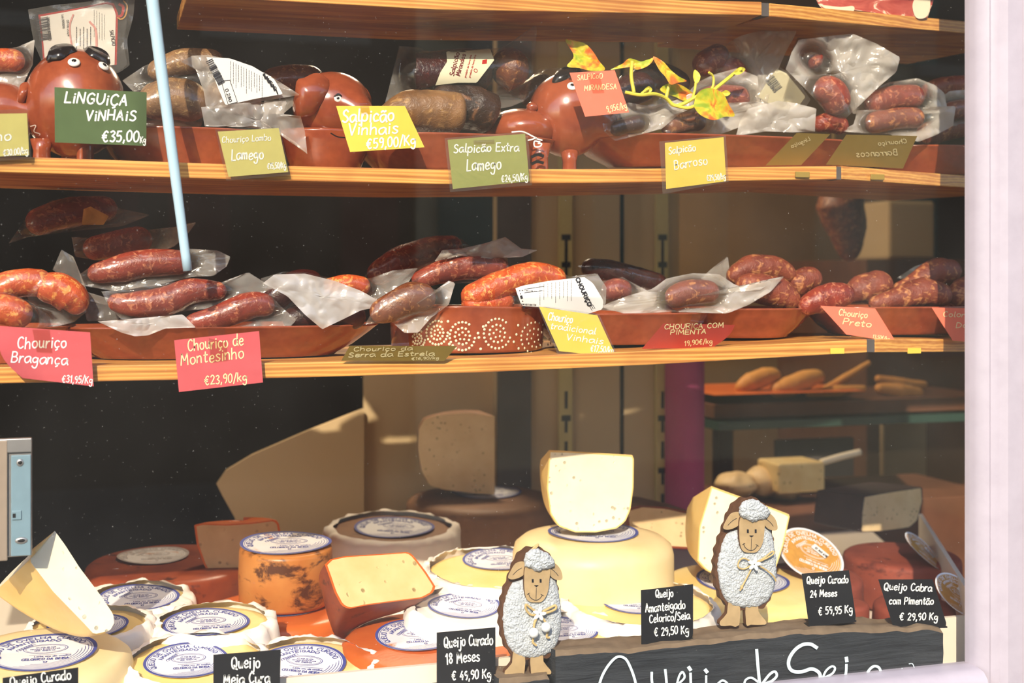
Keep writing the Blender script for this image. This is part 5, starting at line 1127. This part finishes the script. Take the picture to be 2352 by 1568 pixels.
cut_piece('tilted white cheese wedge standing behind the sheep with the twine bow', [(1634, 1118), (1700, 1142), (1760, 1162), (1814, 1184), (1800, 1250), (1780, 1310), (1740, 1334), (1680, 1330), (1624, 1312), (1602, 1288), (1606, 1210)], .28, (-.08, -1, .10), 0, ['paste_white', 'rind_yellow'], 'revolve', ((1632, 1114), (1816, 1180)), 70, 1, edge=.03)
cut_piece('tall cheese wedge in shade on the brown wheel', [(1136, 956), (1136, 1050), (1136, 1136), (1080, 1132), (1020, 1124), (986, 1114), (968, 1080), (960, 1030), (962, 985), (976, 962), (1010, 952), (1070, 948)], .94, (-.05, -1, .02), 0, ['paste_cream', 'rind_brown'], 'revolve', ((1138, 948), (1138, 1140)), 70, 1)
cut_piece('orange rinded half wheel tipped up showing its holed yellow cut face', [(746, 1296), (758, 1284), (790, 1277), (870, 1272), (938, 1267), (950, 1276), (978, 1312), (1000, 1346), (996, 1360), (972, 1373), (900, 1382), (840, 1390), (800, 1398), (784, 1390), (768, 1360), (756, 1324)], .235, (.30, -.72, .62), .085, ['paste_yellow', 'rind_dark', 'rind_orange'], 'half', edge=.045, smooth_=1)
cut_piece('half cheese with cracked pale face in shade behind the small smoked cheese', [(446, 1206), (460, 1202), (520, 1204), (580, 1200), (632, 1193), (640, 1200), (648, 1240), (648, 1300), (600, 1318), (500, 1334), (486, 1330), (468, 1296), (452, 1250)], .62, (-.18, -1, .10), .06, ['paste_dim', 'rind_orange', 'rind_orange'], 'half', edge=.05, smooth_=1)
cut_piece('flat cut cheese with brown crust behind the tilted wedge', [(1432, 1170), (1470, 1160), (1530, 1164), (1600, 1180), (1600, 1262), (1540, 1258), (1470, 1240), (1440, 1216)], .55, (-.1, -1, .05), (0.0, .12, 0), ['paste_cream', 'rind_brown', 'rind_dark'], 'push', edge=.10, smooth_=1)
cut_piece('half cheese with nearly black rind on the red wheel by the tray side wall', [(1984, 1140), (2040, 1130), (2118, 1118), (2120, 1150), (2108, 1196), (2090, 1212), (2030, 1220), (1976, 1222), (1978, 1180)], .70, (.25, -1, .05), (-.045, .10, 0), ['paste_cream', 'rind_black', 'rind_black'], 'push', edge=.04, smooth_=1)
# ================================================================ slate, signs and sheep close to the pane
def slate_block(label, fl, yf, T, hgt, seed, nx=70):
    """rough slate slab; fl: pixels of its front top edge, left to right"""
    top = [P(a, b, yf) for a, b in fl]; top = resample(top, nx); ny = 9; nz = 9; v, f, mi = [], [], []
    def row(p, i):
        o = []
        for k in range(nz, 0, -1): o.append(V((p.x, p.y + .003 * noise.noise(V((p.x * 20, k * .9, seed))) + .002 * noise.noise(V((p.x * 70, k * 3, seed))), p.z - .004 - hgt * k / nz)))
        for k in range(ny + 1):
            s = k / ny; o.append(V((p.x + .003 * noise.noise(V((s * 4, p.z, i * .3))), p.y + T * s + .002 * noise.noise(V((p.x * 50, 3, seed))), p.z + .004 * noise.noise(V((p.x * 26, s * 2.2, seed + 5))) + .002 * noise.noise(V((p.x * 80, s * 5, seed))) - (.004 if k == 0 else 0) + s * .004)))
        for k in range(1, nz + 1): o.append(V((p.x, p.y + T, p.z - hgt * k / nz)))
        return o
    rows = [row(p, i) for i, p in enumerate(top)]; W = len(rows[0])
    for o in rows: v += o
    for i in range(nx - 1):
        for k in range(W - 1): f.append((i * W + k, (i + 1) * W + k, (i + 1) * W + k + 1, i * W + k + 1)); mi.append(1 if nz <= k < nz + ny else 0)
    f += [tuple(range(W - 1, -1, -1)), tuple(range((nx - 1) * W, nx * W))]; mi += [0, 0]
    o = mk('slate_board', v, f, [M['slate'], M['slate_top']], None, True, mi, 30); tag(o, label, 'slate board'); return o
ys = .005
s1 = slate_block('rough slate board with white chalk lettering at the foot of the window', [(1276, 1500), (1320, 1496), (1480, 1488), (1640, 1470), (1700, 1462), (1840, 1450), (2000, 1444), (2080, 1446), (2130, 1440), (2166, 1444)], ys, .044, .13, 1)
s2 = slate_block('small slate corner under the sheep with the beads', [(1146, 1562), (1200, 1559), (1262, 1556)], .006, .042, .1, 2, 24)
mb = MB(); mp = lambda p: P(p.x, p.y, ys - .0045)
for q, w_ in (([(1374, 1580), (1384, 1550), (1400, 1524), (1418, 1508), (1436, 1512), (1448, 1532), (1458, 1560), (1462, 1582)], 6), ([(1497, 1544), (1497, 1560), (1500, 1582)], 6), ([(1528, 1538), (1530, 1556), (1532, 1582)], 6),
              ([(1552, 1582), (1560, 1552), (1568, 1543), (1572, 1556), (1556, 1572)], 5), ([(1582, 1532), (1586, 1538)], 8), ([(1586, 1546), (1587, 1582)], 6), ([(1620, 1538), (1624, 1543)], 8), ([(1622, 1552), (1622, 1582)], 5), ([(1646, 1572), (1660, 1562), (1672, 1572), (1664, 1584)], 5),
              ([(1738, 1492), (1741, 1530), (1746, 1582)], 7), ([(1742, 1566), (1726, 1556), (1712, 1562), (1708, 1582)], 5), ([(1752, 1568), (1768, 1548), (1780, 1542), (1784, 1552), (1772, 1564), (1758, 1570), (1758, 1584)], 6),
              ([(1876, 1487), (1862, 1479), (1844, 1480), (1826, 1492), (1813, 1512), (1812, 1530), (1822, 1541), (1842, 1542), (1862, 1536), (1876, 1540), (1884, 1552), (1880, 1582)], 8), ([(1886, 1568), (1896, 1542), (1910, 1530), (1918, 1534), (1912, 1546), (1894, 1556), (1888, 1562)], 5),
              ([(1944, 1510), (1945, 1518)], 8), ([(1944, 1526), (1943, 1545), (1938, 1558)], 6), ([(1990, 1562), (1994, 1542), (2006, 1530), (2018, 1532), (2023, 1544), (2020, 1560)], 6), ([(2088, 1524), (2096, 1524), (2101, 1536)], 2), ([(2072, 1534), (2072, 1545)], 2)):
    ribbon(mb, cr([V((a, b, 0)) for a, b in q], 5), w_, mp)
o = mb.build('lettering', M['ink_blue'], None, False); o.parent = s1; o.location = o.location - s1.location
def sign(label, c, y, texts, foot, key=None, pen=3.0, lean=0.0):
    """black L-shaped price sign; c: tl, tr, br, bl; foot: pixels of the back left corner of its base"""
    cx = sum(p[0] for p in c) / 4; cy = max(p[1] for p in c); k = mpp(cx, y)
    yf = lambda px, py: y + lean * (cy - py) * k
    r = thing('chalk_sign', P(cx, cy, y), label, 'price sign', 'small black price signs')
    n = 14; o = [V((a, b, 0)) for a, b in c]
    # rounded lower corner
    pts = [o[0], o[1], o[1].lerp(o[2], .92), o[2].lerp((o[1] + o[3]) / 2, .04), o[2].lerp(o[3], .07), o[3]]
    m = len(pts); v = [P(p.x, p.y, yf(p.x, p.y)) for p in pts] + [P(p.x, p.y, yf(p.x, p.y) + .0022) for p in pts]
    f = [tuple(reversed(range(m))), tuple(range(m, 2 * m))] + [(i, (i + 1) % m, m + (i + 1) % m, m + i) for i in range(m)]; mk('panel', v, f, M['black_plastic'], r, False)
    a, b = P(o[3].x, o[3].y, y), P(o[2].x, o[2].y, y); z = min(a.z, b.z); d = V((0, .022, 0))
    v = [a, b, b + d, a + d]; v = v + [p - V((0, 0, .0022)) for p in v]; mk('foot', v, [(0, 1, 2, 3), (7, 6, 5, 4)] + [(i, i + 4, (i + 1) % 4 + 4, (i + 1) % 4) for i in range(4)], M['black_plastic'], r, False)
    mb = MB(); mp = lambda p: P(p.x, p.y, yf(p.x, p.y) - .0006)
    for i, t in enumerate(texts): write(mb, t[0], (t[1], t[2]), (t[3], t[4]), t[5], t[6] if len(t) > 6 else pen, mp, .12, .5, int(cx) + i)
    mb.build('lettering', M['ink_white'], r, False); return r
sign('black sign in the bottom corner of the tray on the pale yellow wheel', [(6, 1556), (180, 1532), (180, 1610), (6, 1630)], .03, [('Queijo Curado', 24, 1578, 166, 1558, 22)], None)
sign('black sign reading Queijo Meia Cura standing by the tray rim', [(490, 1503), (645, 1491), (642, 1610), (490, 1620)], .03, [('Queijo', 532, 1536, 600, 1532, 26, 3.4), ('Meia Cura', 514, 1573, 622, 1566, 24, 3.4)], None)
sign('black sign priced 49,90 for eighteen months beside the sheep with the beads', [(1003, 1452), (1138, 1440), (1138, 1566), (1003, 1580)], .028, [('Queijo Curado', 1020, 1486, 1134, 1480, 24), ('18 Meses', 1024, 1525, 1104, 1516, 24), ('€ 49,90 Kg', 1038, 1562, 1130, 1556, 20)], None)
sign('black sign priced 29,50 standing on the slate board between the two sheep', [(1472, 1355), (1592, 1341), (1592, 1464), (1473, 1480)], .018, [('Queijo', 1506, 1372, 1548, 1369, 18, 2.6), ('Amanteigado', 1483, 1406, 1576, 1396, 19, 2.6), ('Celorico/Seia', 1492, 1430, 1586, 1421, 18, 2.6), ('€ 29,50 Kg', 1503, 1460, 1584, 1453, 18, 2.6)], None)
sign('black sign priced 59,95 for twenty-four months on the slate board', [(1841, 1317), (1950, 1309), (1967, 1424), (1858, 1436)], .018, [('Queijo Curado', 1853, 1340, 1950, 1338, 17, 2.6), ('24 Meses', 1861, 1371, 1924, 1368, 15, 2.6), ('€ 59,95 Kg', 1880, 1412, 1960, 1406, 17, 2.6)], None)
sign('black sign priced 29,90 for goat cheese on the slate board end', [(2017, 1330), (2142, 1330), (2176, 1438), (2052, 1440)], .018, [('Queijo Cabra', 2030, 1354, 2142, 1358, 17, 2.6), ('com Pimentão', 2042, 1386, 2146, 1388, 16, 2.6), ('€ 29,90 Kg', 2066, 1423, 2156, 1424, 16, 2.6)], None)
# ---------------------------------------------------------------- wooden sheep
def cutout(nm, outline, y, th, mats, parent, smooth_=5, n=120):
    o = resample(cr([V((a, b, 0)) for a, b in outline], smooth_, True), n, True)
    v = [P(p.x, p.y, y) for p in o] + [P(p.x, p.y, y) + V((0, th, 0)) for p in o]
    f = [tuple(range(n)), tuple(reversed(range(n, 2 * n)))] + [(i, n + i, n + (i + 1) % n, (i + 1) % n) for i in range(n)]
    return mk(nm, v, f, [M[mats[0]], M[mats[1]]], parent, True, [0, 0] + [1] * n, 35)
def fluff(nm, outline, y, th, parent, seed, n=190, rings=44):
    o = resample(cr([V((a, b, 0)) for a, b in outline], 5, True), n, True); m = sum(o, V()) / n; k = mpp(m.x, y); v, f = [], []
    for sd in (0,):
        for j in range(rings + 1):
            s = j / rings
            for i, p in enumerate(o):
                q = m.lerp(p, s); h = th * math.sqrt(max(0, 1 - s ** 5))
                w3 = V((q.x * k, q.y * k, seed)); d, _ = noise.voronoi(w3 * 300, distance_metric='DISTANCE', exponent=2.5); b = .0015 * (1 - min(1, d[0] * 1.5)) + .0009 * noise.noise(w3 * 160)
                oo = b * .9 * s / k; dr = (p - m).normalized()
                v.append(P(q.x + dr.x * oo, q.y + dr.y * oo, y - h - b * (1 if s < .97 else .2)))
    for j in range(rings):
        for i in range(n): f.append((j * n + i, (j + 1) * n + i, (j + 1) * n + (i + 1) % n, j * n + (i + 1) % n))
    # closed against the wood
    b0 = rings * n; v += [v[b0 + i] + V((0, max(0, y - v[b0 + i].y), 0)) for i in range(n)]; b1 = (rings + 1) * n
    f += [(b0 + i, b1 + i, b1 + (i + 1) % n, b0 + (i + 1) % n) for i in range(n)]
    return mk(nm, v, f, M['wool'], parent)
def scallop(pts, n=26, amp=4):
    o = resample(cr([V((a, b, 0)) for a, b in pts], 6, True), n * 2, True); m = sum(o, V()) / len(o); out = []
    for i, p in enumerate(o): d = (p - m).normalized(); out.append(tuple((p + d * (amp if i % 2 else -amp * .4))[:2]))
    return out
def sheep(dx, dy, y, label, beads, key_y):
    A = lambda pts: [(a + dx, b + dy) for a, b in pts]
    bx, by = 1216 + dx, 1551 + dy
    r = thing('sheep_figure', P(bx, by, y), label, 'sheep ornament', 'wooden sheep ornaments'); th = .006; yy = y
    body = [(1230, 1256), (1252, 1260), (1270, 1280), (1282, 1330), (1288, 1400), (1286, 1450), (1276, 1490), (1258, 1508), (1216, 1512), (1180, 1502), (1160, 1470), (1152, 1420), (1158, 1370), (1172, 1330), (1186, 1290), (1204, 1264)]
    cutout('board', scallop(A([(a - 3, b + 2) for a, b in body]), 24, 3), yy, th + .004, ('plyedge', 'plyedge'), r, 3, 200)
    for s in ((1162, 1204), (1220, 1262)):
        x0, x1 = s; fl = 1 if s[0] < 1200 else -1
        lg = [(x0 + 18, 1490), (x1, 1490), (x1, 1549), (x1 - 20, 1550), (x0, 1551), (x0 - 2, 1540), (x0 + 14, 1522)] if fl > 0 else [(x0, 1490), (x0 + 26, 1490), (x0 + 28, 1518), (x1 + 2, 1538), (x1 + 2, 1548), (x0 + 10, 1548), (x0, 1548)]
        cutout('leg', A(lg), yy - .002, th + .002, ('plywood', 'plyedge'), r, 2, 70)
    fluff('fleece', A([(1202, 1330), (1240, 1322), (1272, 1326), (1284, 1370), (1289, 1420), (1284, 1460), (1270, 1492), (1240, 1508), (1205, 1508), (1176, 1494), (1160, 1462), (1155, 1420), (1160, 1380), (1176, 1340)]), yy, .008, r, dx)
    for pts in ([(1205, 1290), (1186, 1292), (1174, 1308), (1167, 1326), (1180, 1330), (1200, 1322), (1209, 1308)], [(1262, 1290), (1276, 1294), (1288, 1308), (1292, 1328), (1282, 1332), (1268, 1326), (1258, 1310)]):
        e = cutout('ear', A(pts), yy - .009, .004, ('plywood', 'plyedge'), r, 5, 60)
        mb = MB(); mp = lambda p: P(p.x, p.y, yy - .0094); a, b = (A([(1178, 1320), (1188, 1310), (1198, 1304)]) if pts[0][0] < 1230 else A([(1264, 1304), (1276, 1314), (1282, 1322)])), 0
        ribbon(mb, cr([V((p[0], p[1], 0)) for p in a], 4), 1.2, mp); mb.build('ear_line', M['ink_dark'], e, False)
    hd = cutout('head', A([(1208, 1300), (1234, 1294), (1262, 1300), (1262, 1330), (1258, 1360), (1246, 1380), (1230, 1383), (1214, 1380), (1206, 1364), (1204, 1330)]), yy - .012, .005, ('plywood', 'plyedge'), r, 5, 90)
    mb = MB(); mp = lambda p: P(p.x, p.y, yy - .0125)
    for ex in (1224, 1242):
        for q in range(3): ribbon(mb, [V((ex + dx - 1.6 + q * 1.2, 1330 + dy, 0)), V((ex + dx - 1.4 + q * 1.2, 1337 + dy, 0))], 2.2, mp)
    for q in range(6): ribbon(mb, [V((1227.5 + q * .9 + dx, 1344 + dy + q * .7, 0)), V((1236.5 - q * .9 + dx, 1344 + dy + q * .7, 0))], 1.2, mp)
    ribbon(mb, [V((p[0], p[1], 0)) for p in A([(1232, 1350), (1231, 1378)])], 1.1, mp)
    ribbon(mb, cr([V((p[0], p[1], 0)) for p in A([(1214, 1362), (1217, 1370), (1224, 1376), (1232, 1378), (1240, 1374), (1246, 1366)])], 5), 1.4, mp)
    ribbon(mb, [V((p[0], p[1], 0)) for p in A([(1211, 1365), (1217, 1361)])], 1.2, mp); ribbon(mb, [V((p[0], p[1], 0)) for p in A([(1242, 1364), (1249, 1368)])], 1.2, mp)
    mb.build('face', M['ink_dark'], hd, False)
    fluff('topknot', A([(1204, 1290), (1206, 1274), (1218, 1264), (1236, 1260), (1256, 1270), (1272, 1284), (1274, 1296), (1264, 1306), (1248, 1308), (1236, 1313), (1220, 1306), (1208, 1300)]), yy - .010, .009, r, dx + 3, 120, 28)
    k = mpp(bx, yy); W3 = lambda p, d=0: P(p[0] + dx, p[1] + dy, yy - .013 - d)
    tw = MB()
    curves = ([[(1238, 1408), (1222, 1398), (1208, 1388), (1210, 1402), (1222, 1412), (1238, 1408), (1258, 1398), (1275, 1390), (1276, 1398), (1258, 1406), (1238, 1408)], [(1236, 1412), (1228, 1430), (1226, 1444)], [(1240, 1412), (1250, 1424), (1256, 1434)], [(1226, 1462), (1224, 1474), (1232, 1482)], [(1258, 1450), (1256, 1462), (1262, 1464)]] if beads else
              [[(1238, 1408), (1216, 1396), (1204, 1402), (1202, 1416), (1216, 1420), (1238, 1408), (1262, 1394), (1280, 1380), (1282, 1386), (1262, 1398), (1238, 1408)], [(1236, 1410), (1226, 1432), (1212, 1458), (1206, 1470)], [(1242, 1410), (1262, 1420), (1282, 1436), (1288, 1448)]])
    for q in curves:
        pts = cr([W3(p, .001 * math.sin(i)) for i, p in enumerate(q)], 7); vv, ff = tube(pts, .0011 if not beads else .0015, 7); tw.add(vv, ff)
    if not beads:
        vv, ff = ellipsoid(W3((1210, 1462)), .0022, .002, .0028); tw.add(vv, ff)
    tw.build('twine_bow', M['twine'], r)
    fm = MB(); c = W3((1239, 1410), .003)
    for i in range(5):
        a = math.radians(72 * i + 80); pp = c + (RT * math.cos(a) + UP * math.sin(a)) * (8.6 * k); Mx = Matrix((RT * math.cos(a) + UP * math.sin(a), UP * math.cos(a) - RT * math.sin(a), FW)).transposed()
        vv, ff = ellipsoid(pp, 7.6 * k, 4.4 * k, .0012, 16, 8, Mx); fm.add(vv, ff)
    fm.build('flower', M['bead'], r)
    if beads:
        for p in ((1226, 1453), (1254, 1440)):
            vv, ff = ellipsoid(W3(p, .005), 11.5 * k, 11.5 * k, 11.5 * k, 24, 16); mk('bead', vv, ff, M['bead'], r)
        vv, ff = tube(cr([W3((1222, 1266), -.004), W3((1232, 1256), -.004), W3((1236, 1250), -.004), W3((1230, 1254), -.004), W3((1216, 1268), -.004)], 6), .0014, 8); mk('hanging_loop', vv, ff, M['twine'], r)
    return r
sheep(0, 0, .024, 'wooden sheep with white fleece and two white beads on a twine bow', True, 0)
sheep(494, -114, .030, 'wooden sheep with white fleece and a plain twine bow standing on the slate board', False, 0)
# ---------------------------------------------------------------- metal bracket at the picture border
yb = .088; r = thing('metal_bracket', P(36, 1285, yb), 'aluminium door bracket with blue-grey plate at the picture border', 'bracket')
def bx(nm, x0, y0, x1, y1, ya, yb_, mat, par, bv=.001):
    a, b = P(x0, y1, ya), P(x1, y0, ya); o = MB().box((a.x, ya, a.z), (b.x, yb_, b.z)).build(nm, M[mat], par, False); 
    if bv: bevel(o, bv)
    return o
bx('housing', -60, 1006, 73, 1284, yb, yb + .012, 'metal', r, .0015)
bx('side_strip', -60, 1012, 17, 1292, yb - .004, yb, 'strip_tan', r)
pl = bx('face_plate', 25, 1044, 71, 1278, yb - .003, yb, 'plate_blue', r)
bx('cap', 14, 1006, 73, 1040, yb - .0035, yb, 'metal', r)
for px, py, w_, h_ in ((46, 1062, 8, 9), (49, 1241, 14, 8)):
    k = mpp(px, yb); v, f = ellipsoid(P(px, py, yb - .003), w_ * k, .002, h_ * k, 24, 12); mk('screw_boss', v, f, M['metal'], pl)
    v, f = ellipsoid(P(px, py, yb - .0042), w_ * k * .62, .0015, h_ * k * .5, 20, 10); mk('screw_hole', v, f, M['hole'], pl)
bx('catch', 27, 1172, 49, 1194, yb - .0045, yb - .003, 'plate_blue', pl, .0006); bx('catch_hole', 29, 1179, 36, 1189, yb - .0048, yb - .0044, 'hole', pl, 0)
# pale rod hanging in front of the goods
pts = [P(338, -140, .07), P(350, 0, .07), P(402, 400, .07), P(431, 622, .07)]
k = mpp(400, .07); v, f = tube(resample(cr(pts, 6), 24), [15 * k - i * .20 * k for i in range(24)], 16); o = mk('pull_rod', v, f, M['rod']); tag(o, 'pale blue plastic rod hanging aslant just behind the pane', 'rod')
# ---------------------------------------------------------------- artificial vine
yv = .128; r = thing('artificial_vine', P(1500, 300, yv), 'artificial vine with red-green leaves and yellow stems trailing over the zip bags', 'artificial plant')
mb = MB(); k = mpp(1500, yv)
for q, w_ in (([(1436, 212), (1470, 218), (1504, 216), (1530, 226), (1548, 242), (1570, 238), (1600, 222), (1628, 214), (1660, 190), (1690, 166), (1704, 158)], 4.4), ([(1452, 140), (1450, 176), (1456, 212)], 4.2), ([(1540, 190), (1534, 206), (1530, 226)], 4),
              ([(1598, 190), (1596, 206), (1590, 228)], 3), ([(1628, 214), (1638, 196), (1638, 176), (1628, 166)], 3), ([(1640, 214), (1660, 218), (1672, 214)], 3), ([(1548, 242), (1580, 248), (1606, 238)], 4), ([(1470, 218), (1482, 208), (1490, 204)], 3)):
    vv, ff = tube(cr([P(a, b, yv + .006 * math.sin(a * .05)) for a, b in q], 7), w_ * k, 8); mb.add(vv, ff)
mb.build('stem', M['vine_stem'], r)
def leaf(outline, tip, base, y, par, mat='leaf', nm='leaf', fold=.006, dark=False):
    o = resample(cr([V((a, b, 0)) for a, b in outline], 5, True), 60, True); m = sum(o, V()) / 60; ax = (V((*tip, 0)) - V((*base, 0))).normalized(); v, f = [], []
    L = max((p - m).length for p in o)
    for sd in (0, 1):
        for j in range(9):
            for p in o:
                q = m.lerp(p, j / 8); d = q - V((*base, 0)); off = abs(d.x * ax.y - d.y * ax.x) / L; al = d.dot(ax) / L
                v.append(P(q.x, q.y, y - fold * (off - .2) * 1.5 + .004 * al * al * .5 + .0015 * noise.noise(V((q.x * .12, q.y * .12, 2))) + sd * .0005))
    K = 9 * 60
    for j in range(8):
        for i in range(60):
            a, b, c_, d_ = j * 60 + i, (j + 1) * 60 + i, (j + 1) * 60 + (i + 1) % 60, j * 60 + (i + 1) % 60; f.append((a, b, c_, d_)); f.append((K + d_, K + c_, K + b, K + a))
    return mk(nm, v, f, M[mat], par)
leaf([(1298, 92), (1322, 94), (1344, 100), (1362, 118), (1376, 140), (1390, 160), (1360, 163), (1330, 156), (1302, 152), (1318, 128)], (1300, 92), (1384, 162), .150, r)
leaf([(1402, 160), (1430, 146), (1446, 134), (1478, 142), (1502, 132), (1490, 150), (1464, 160), (1448, 154), (1420, 158)], (1402, 160), (1498, 134), .13, r)
leaf([(1500, 130), (1524, 142), (1540, 160), (1560, 176), (1578, 186), (1556, 190), (1540, 194), (1528, 176), (1514, 160)], (1500, 130), (1560, 188), .125, r)
leaf([(1516, 204), (1540, 190), (1566, 196), (1592, 214), (1596, 226), (1574, 232), (1550, 222), (1530, 216)], (1594, 226), (1520, 204), .142, r)
leaf([(1594, 238), (1604, 212), (1630, 202), (1660, 214), (1674, 240), (1688, 266), (1664, 268), (1640, 276), (1612, 266), (1598, 252)], (1688, 267), (1600, 226), .116, r, fold=.004)
for ol, a, b in (([(1596, 160), (1608, 172), (1606, 186), (1598, 192), (1592, 176)], (1596, 160), (1598, 192)), ([(1478, 208), (1490, 198), (1498, 206), (1490, 214)], (1478, 208), (1498, 206)), ([(1684, 166), (1700, 154), (1712, 158), (1704, 168), (1692, 172)], (1712, 158), (1684, 168)), ([(1656, 214), (1668, 207), (1678, 214), (1668, 221)], (1656, 214), (1678, 214))):
    leaf(ol, a, b, .124, r, 'vine_stem', 'young_leaf', .002)
# ================================================================ deeper in the shop
def cuboid(nm, x0, y0, x1, y1, y, d, mat, lab=None, cat=None, grp=None, par=None, bv=.002, floor=False):
    a, b = P(x0, y1, y), P(x1, y0, y); o = MB().box((a.x, y, 0 if floor else a.z), (b.x, y + d, b.z)).build(nm, M[mat], par, False); bevel(o, bv)
    if lab: tag(o, lab, cat, grp)
    return o
yq = .98
c = P(1592, 900, yq); R = 46 * mpp(1592, yq); v, f = tube([V((c.x, yq + R, .0)), V((c.x, yq + R, 1.2)), V((c.x, yq + R, P(1592, 835, yq).z)), V((c.x, yq + R, P(1592, 700, yq).z))], R, 32)
o = mk('fabric_column', v, f, M['purple']); tag(o, 'purple cloth covered column in the back of the shop', 'column')
yk = 1.25
r = thing('bread_shelf', P(1900, 960, yk), 'dark wooden bread shelf with orange paper lining deep in the shop', 'shelf')
cuboid('board', 1640, 908, 2300, 962, yk, .35, 'dark_wood', par=r); cuboid('lining', 1642, 897, 1990, 908, yk - .01, .3, 'rind_orange', par=r, bv=.001); cuboid('glass_edge', 1650, 964, 2300, 970, yk - .02, .3, 'green_glass', par=r, bv=.001)
for i, (pth, rr, y, lab) in enumerate([([(1690, 896), (1730, 876), (1770, 862), (1790, 870)], [14, 22, 22, 14], yk + .08, 'golden bread loaf on the shop shelf nearest the purple column'), ([(1770, 900), (1820, 884), (1870, 866), (1892, 872)], [16, 24, 22, 14], yk + .06, 'golden bread loaf next to the one nearest the purple column'),
    ([(1880, 900), (1940, 868), (2000, 830)], [6, 10, 5], yk + .12, 'thin pale bread stick leaning up on the shop shelf'), ([(2010, 890), (2060, 896), (2120, 902)], [10, 18, 10], yk + .08, 'dark crusted flat loaf on the shop shelf'), ([(2010, 868), (2070, 880), (2130, 884)], [8, 14, 8], yk + .16, 'brown crusted loaf at the back of the shop shelf'), ([(1850, 904), (1900, 900), (1990, 892)], [8, 14, 8], yk + .05, 'pale torn loaf in front of the thin bread stick')]):
    sausage('bread_loaf', pth, rr, y, 'bread', lab, 'bread', 'loaves on the back shelf', seed=50 + i, lump=.08)
yc = 1.10
cuboid('counter', 1640, 1134, 2300, 1300, yc - .03, .34, 'dark_wood', 'dark wooden counter deep in the shop under the stacked cheeses', 'counter', floor=True)
ZK = P(1640, 1134, yc - .03).z
v, f = [], []
for i, (px, py, rx, ry) in enumerate(((1690, 1112, 46, 30), (1750, 1104, 44, 34), (1800, 1122, 40, 26))):
    kk = mpp(px, yc); v, f = ellipsoid(P(px, py, yc + .05 + i * .01), rx * kk, .05, ry * kk, 28, 16)
    v = [p + (p - P(px, py, yc + .05)) * .16 * noise.noise(p * 45) for p in v]; o = mk('soft_cheese', v, f, M['paste_cream']); tag(o, ('lumpy pale soft cheese on the shop counter nearest the purple column', 'lumpy pale soft cheese in the middle of the counter heap', 'lumpy pale soft cheese under the yellow block on the counter')[i], 'cheese', 'soft cheeses on the shop counter')
cuboid('cheese_block', 1788, 1060, 1896, 1135, yc - .02, .10, 'paste_yellow', 'yellow cheese block on the shop counter in front of the grey board', 'cheese', bv=.006)
cuboid('grey_board', 1786, 1004, 1962, 1102, yc + .27, .02, 'grey_board', 'grey board standing upright at the back of the shop counter', 'board')
v, f = tube(cr([P(1886, 1062, yc), P(1926, 1050, yc), P(1976, 1038, yc)], 8), 8 * mpp(1930, yc), 12); o = mk('paper_roll', v, f, M['paper_warm']); tag(o, 'cream rolled paper lying on the shop counter', 'paper roll')
cuboid('cardboard_panel', 2030, 915, 2128, 1200, 1.60, .02, 'wall_beige', 'tall beige panel standing behind the half cheese with nearly black rind', 'panel', floor=True)
cuboid('storage_box', 2040, 462, 2150, 596, 1.7, .25, 'wall_beige', 'beige box on top of a dark cupboard deep in the shop', 'box', bv=.01)
cuboid('cupboard', 1990, 597, 2300, 640, 1.66, .5, 'dark_wood', 'dark cupboard under the beige box deep in the shop', 'cupboard', floor=True)
r = thing('hanging_ham', P(1945, 600, 1.2), 'whole cured ham hanging in the shade deep in the shop', 'ham')
sausage('ham', [(1916, 400), (1930, 470), (1945, 530), (1952, 600)], [22, 56, 44, 20], 1.2, 'meat_brown', parent=r, seed=70)
q = P(1916, 402, 1.2); v, f = tube([q, V((q.x, q.y, 2.55))], .004, 8); mk('cord', v, f, M['twine'], r)
for px in (1660, 2290):
    q = P(px, 962, yk + .31); MB().box((q.x - .02, q.y - .02, 0), (q.x + .02, q.y + .02, q.z + .01)).build('leg', M['dark_wood'], bpy.data.objects['bread_shelf'], False)

# added fill lamp, out of view, to brighten the back wall
r = thing('fill_lamp', V((.8, 1.5, 2.5)), 'added unseen warm fill lamp inside the shop', 'lamp'); v, f = tube([V((.8, 1.5, 2.55)), V((.8, 1.5, 2.46))], .12, 24); mk('fill_lamp_shade', v, f, M['white_glaze'], r)
ll = bpy.data.lights.new('fill_light', 'AREA'); ll.shape = 'DISK'; ll.size = .3; ll.energy = 24; ll.color = (1, .80, .55)
lo = bpy.data.objects.new('fill_light', ll); COL.objects.link(lo); lo.parent = r; lo.location = (0, 0, -.06)
